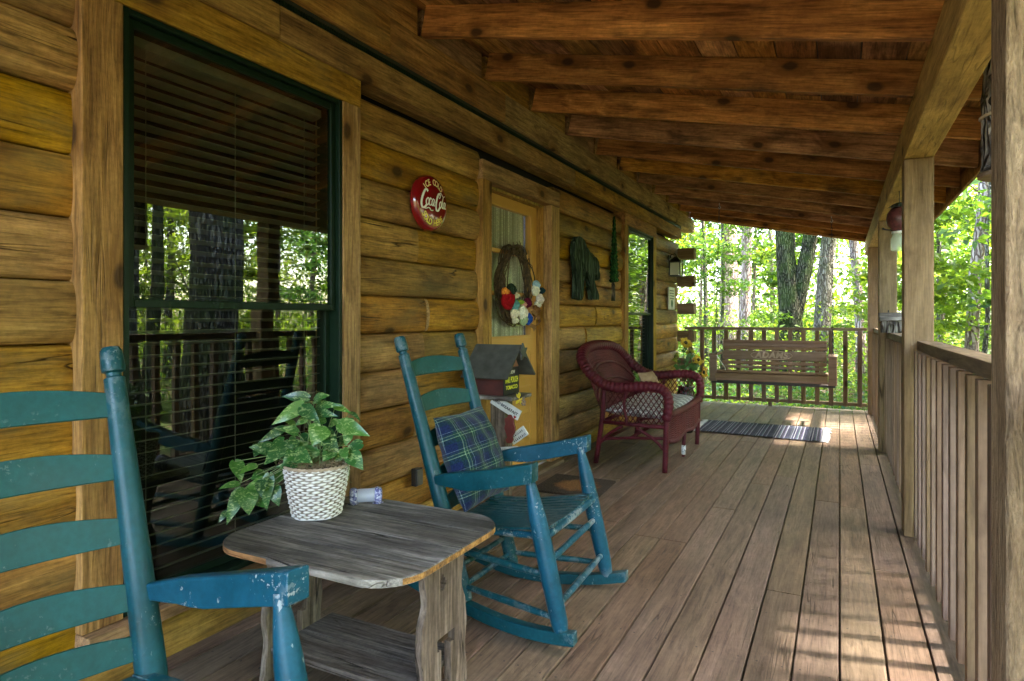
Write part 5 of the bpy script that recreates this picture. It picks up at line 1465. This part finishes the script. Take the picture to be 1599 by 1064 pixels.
# ------------------------------------------------------------------ porch swing
def swing():
    t = thing('porch_swing', 'brown slatted porch swing with a carved name hanging before the far railing', 'porch swing', (1.38, 7.95, .45))
    xa, xb = .815, 1.95; th = .02
    yf, yb = 7.70, 8.22
    def board(x0, x1, c, h, tilt, name, th=.022):
        q = Quaternion((1, 0, 0), R(tilt)); return MB().obox(((x0+x1)/2, c[0], c[1]), q, x1-x0, h, th).build(name, M_SWING, t, bevel=.004)
    # seat slats rounded over the front
    for (y, z, h, a) in ((7.705, .515, .062, -80), (7.725, .560, .05, -25), (7.79, .566, .062, 6), (7.865, .560, .062, 6), (7.94, .553, .062, 6), (8.015, .546, .062, 5)):
        board(.79, 1.968, (y, z), h, a, 'seat_slat')
    board(.79, 1.968, (7.712, .478), .028, -90, 'seat_slat')
    # back slats, leaning back
    def bk(z): return 8.04+(z-.56)*.30
    for z, h in ((.899, .036), (.861, .036), (.823, .036), (.738, .112), (.650, .040), (.600, .030)):
        board(xa, xb, (bk(z), z), h, 73, 'back_slat')
    for x in (.86, 1.38, 1.90):
        MB().bar((x, bk(.53)+.024, .50), (x, bk(.91)+.024, .91), .035, .03, (0, 1, 0)).build('back_support', M_SWING, t, bevel=.003)
    for x in (.86, 1.38, 1.90): MB().box(x-.02, x+.02, 7.72, 8.08, .49, .53).build('seat_bearer', M_SWING, t, bevel=.003)
    MB().box(.74, 2.04, 7.74, 7.80, .425, .452).build('under_bar', plain('dark_bar', (.035,.025,.02), .6), t, bevel=.003)
    MB().box(.74, 2.04, 8.06, 8.12, .425, .452).build('under_bar', plain('dark_bar2', (.035,.025,.02), .6), t, bevel=.003)
    for x0, x1 in ((.728, .812), (1.972, 2.056)):
        MB().box(x0, x1, 7.70, 7.722, .45, .745).build('arm_front', M_SWING, t, bevel=.004)
        MB().box(x0-.006, x1+.004, 7.685, 8.15, .746, .770).build('arm_top', M_SWING, t, bevel=.006)
        MB().box((x0+x1)/2-.012, (x0+x1)/2+.012, 7.723, 8.12, .453, .50).build('side_rail', M_SWING, t, bevel=.003)
    # name in raised letters inside an oval
    mb = MB(); z = .738; tl = R(73); up = Vector((0, math.cos(tl), math.sin(tl))); nn = Vector((0, -math.sin(tl), math.cos(tl)))
    c = Vector((1.365, bk(z), z))+nn*.0115
    vs, fs = text_mesh('ADAMS', .098, .003, .18, .0045, 1.12)
    MB().add([c+Vector((p.x*1.0, 0, 0))+up*p.y+nn*p.z for p in vs], fs).build('carved_name', plain('name_pale', (.46,.33,.22), .6), t)
    ov = [c+Vector((.225*math.copysign(abs(math.cos(a))**.8, math.cos(a)), 0, 0))+up*.052*math.sin(a)+nn*.001 for a in [2*math.pi*k/60 for k in range(60)]]
    MB().tube(ov, .0035, 6, closed=True).build('oval_outline', plain('oval_pale', (.46,.33,.22), .6), t, smooth='all')
    # chains from the rafters, each a run of links
    MC = plain('chain_metal', (.05,.05,.05), .4, .7)
    def chain(a, b, name='chain'):
        a, b = Vector(a), Vector(b); L = (b-a).length; n = int(L/.034); mb = MB(); d = (b-a).normalized()
        q0 = Vector((0, 0, 1)).rotation_difference(d)
        for i in range(n):
            c = a+d*(i+.5)*L/n; q = q0 @ Quaternion((0, 0, 1), R(90*(i % 2)))
            mb.tube([c+q @ Vector((.008*math.cos(s_), 0, .021*math.sin(s_))) for s_ in [2*math.pi*k/8 for k in range(8)]], .0028, 4, closed=True)
        mb.build(name, MC, t)
    for x, xt in ((.77, .80), (2.014, 2.0)):
        top = Vector((xt, 7.95, rz(xt)-.02)); kn = Vector((x, 7.93, 1.32))
        chain(kn, top); chain((x, 7.76, .77), kn); chain((x, 8.10, .77), kn)
        MB().tube([top+Vector((0, 0, .022)), top+Vector((0, 0, -.01)), top+Vector((.014, 0, -.03)), top+Vector((0, 0, -.048)), top+Vector((-.012, 0, -.03))], .005, 6).build('ceiling_hook', plain('hook_steel', (.5,.5,.5), .3, .8), t, smooth='all')
    MB().tube([(.80, 7.71, .76), (.90, 7.74, .60), (.905, 7.74, .57)], .004, 6).build('rope_end', M_WHITE, t)
swing()

# ------------------------------------------------------------------ sunflowers in a dark vase
def flowers():
    bx, by = .66, 6.72
    t = thing('flower_vase', 'dark vase of yellow sunflowers standing behind the wicker loveseat', 'flower vase', (bx, by, 0))
    MB().lathe((bx, by, .001), [(.07, 0), (.085, .03), (.11, .16), (.115, .26), (.095, .38), (.07, .44), (.085, .47), (.08, .475)], 24).build('vase', plain('dark_glaze', (.012,.02,.014), .25), t, smooth='all')
    heads = [((.665, 6.70, .925), .075, (.7, -.5, .7)), ((.585, 6.62, .78), .055, (-.9, -.5, .5)), ((.80, 6.66, .755), .065, (.9, -.4, .6)), ((.845, 6.70, .63), .065, (1, -.3, .1)), ((.70, 6.75, .82), .05, (-.3, -.5, .9)), ((.75, 6.74, .70), .05, (.3, -.3, .9))]
    rr = random.Random(12); st = MB(); lv = MB()
    for k, (c, r_, d) in enumerate(heads):
        c = Vector(c); d = Vector(d).normalized(); q = Vector((0, 0, 1)).rotation_difference(d); pet = MB()
        for lay in range(2):
            for i in range(16):
                a = 2*math.pi*(i+.5*lay)/16; e = Vector((math.cos(a), math.sin(a), 0)); s_ = Vector((-e.y, e.x, 0))*r_*.2; L = r_*rr.uniform(.85, 1.1)
                P = [e*r_*.3-s_*.6, e*r_*.3+s_*.6, e*L*.75+s_+Vector((0, 0, .008)), e*L*rr.uniform(.75, 1.15)+Vector((0, 0, rr.uniform(-.03, .035))), e*L*.75-s_+Vector((0, 0, .008))]
                pet.add([c+q @ p for p in P], [(0, 1, 2, 3, 4)])
        hd = pet.build('flower_head', plain('petal_yellow', (.55,.36,.02) if k in (0, 2) else (.48,.26,.015) if k == 3 else (.30,.30,.03), .7, noise=.3), t)
        MB().lathe(c, [(r_*.26, -.004), (r_*.24, .012), (r_*.08, .018)], 14, q).build('seed_disc', plain('seed_brown', (.05,.03,.01), .9), hd)
        st.tube([c-d*.01, c-d*.04+Vector((0, 0, -.05)), (bx*.5+c.x*.5, by*.6+c.y*.4, .6), (bx+rr.uniform(-.03, .03), by, .42)], .005, 6)
        for i in range(11):
            p = Vector((bx, by, .46)).lerp(c, rr.uniform(.2, .85)); e = Vector((rr.uniform(-1, 1), rr.uniform(-1, .3), rr.uniform(-.2, .8))).normalized()*rr.uniform(.05, .09); s_ = e.cross(Vector((.3, 1, .2))).normalized()*.02
            lv.add([p, p+e*.5+s_, p+e, p+e*.5-s_], [(0, 1, 2, 3)])
    st.build('stems', plain('stem_green', (.06,.13,.03), .6), t, smooth='all')
    lv.build('flower_leaves', plain('fern_green', (.08,.18,.035), .6), t)
flowers()

# ------------------------------------------------------------------ things hung on and set by the posts
def feeder():
    x, y = 2.44, 5.05
    t = thing('hanging_feeder', 'round red ceramic feeder above a clear glass jar hanging from the porch beam', 'bird feeder', (x, y, 1.76))
    MB().lathe((x, y, 1.762), [(.02, 0), (.04, .008), (.07, .045), (.079, .085), (.073, .125), (.05, .16), (.025, .17)], 24).build('red_globe', plain('dark_red_glaze', (.13,.040,.040), .4, noise=.7, nsc=40), t, smooth='all')
    mb = MB()
    for k in range(6):
        a = k*math.pi/3; mb.add([(x, y, 1.948), (x+.055*math.cos(a-.4), y+.055*math.sin(a-.4), 1.940), (x+.075*math.cos(a), y+.075*math.sin(a), 1.925), (x+.055*math.cos(a+.4), y+.055*math.sin(a+.4), 1.940)], [(0, 1, 2, 3)])
    mb.lathe((x, y, 1.930), [(.05, 0), (.048, .015), (.02, .03)], 14); mb.build('green_cap', plain('cap_green', (.012,.03,.018), .5), t)
    MB().tube([(x, y, 1.955), (x, y, 2.039)], .003, 6).build('hanging_wire', M_BLACK, t)
    G = NT('jar_glass'); G.out((.62,.72,.55), .08, Specular_IOR_Level=.8); G.set(G.p.inputs['Alpha'], .45)
    MB().lathe((x-.006, y, 1.634), [(.040, 0), (.046, .008), (.046, .085), (.038, .100), (.038, .118)], 20).build('jar', G.m, t, smooth='all')
    MB().lathe((x-.006, y, 1.7525), [(.041, 0), (.041, .014), (.02, .016)], 20).build('jar_lid', M_WHITE, t, smooth='all')
    MB().tube([(x-.04, y, 1.775), (x-.08, y-.01, 1.782), (x-.10, y-.02, 1.79)], [.006, .005, .008], 6).build('perch', M_BLACK, t, smooth='all')
feeder()
def rail_box():
    t = thing('rustic_planter', 'small bark sided box with a weathered grey slab lid on the side railing', 'planter', (2.47, 6.2, 1.058))
    mb = MB()
    for k in range(9): mb.tube([(2.40+.016*k, 6.13, 1.059), (2.40+.016*k, 6.13, 1.155)], .0085, 7)
    for k in range(9): mb.tube([(2.395, 6.14+.016*k, 1.059), (2.395, 6.14+.016*k, 1.155)], .0085, 7)
    mb.box(2.40, 2.53, 6.135, 6.28, 1.059, 1.153); mb.build('bark_box', M_BARKG, t)
    MB().box(2.372, 2.56, 6.10, 6.30, 1.156, 1.225).build('slab_lid', M_GREY, t, bevel=.008)
    MB().tube([(2.44, 6.14, 1.226), (2.44, 6.14, 1.245)], .006, 6).build('knob', M_BLACK, t)
rail_box()
def bark_log():
    x, y = 2.655, 3.0
    t = thing('hollow_log', 'bark covered hollow log hung upright under the eave beside the nearest post', 'log birdhouse', (x, y, 1.72))
    n = 22; vs = []; rr = random.Random(3); rows = 22
    for i in range(rows+1):
        f = i/rows; z = 1.735+.46*f; r_ = .090-.016*f+(.008 if i == 0 else 0)
        for k in range(n):
            a = 2*math.pi*k/n; q = r_+.006*math.sin(k*2.3+i*.3)+rr.uniform(-.002, .002); vs.append((x-.012*f+q*math.cos(a), y+q*math.sin(a), z))
    fs = [(i*n+k, i*n+(k+1) % n, (i+1)*n+(k+1) % n, (i+1)*n+k) for i in range(rows) for k in range(n)]+[tuple(range(n))[::-1], tuple(rows*n+k for k in range(n))]
    MB().add(vs, fs).build('bark_body', bark('silver_bark', (.06,.05,.045), (.22,.20,.175), (.42,.39,.35), sc_=1.3), t, smooth='all')
    MB().lathe((x, y, 1.712), [(.098, 0), (.105, .004), (.105, .018), (.098, .022)], 22).build('base_disc', M_RAILX, t)
    MB().tube([(x-.006+.088*math.cos(a), y+.088*math.sin(a), 1.955+.012*math.cos(a)) for a in [2*math.pi*k/24 for k in range(24)]], .007, 7, closed=True).build('rope_band', plain('rope_tan', (.40,.33,.22), .9), t, smooth='all')
    MB().lathe((x-.085*.7, y-.085*.72, 1.99), [(.022, 0), (.018, .012)], 14, Vector((0, 0, 1)).rotation_difference(Vector((-.7, -.72, 0)))).build('entry_hole', M_DARK, t)
bark_log()
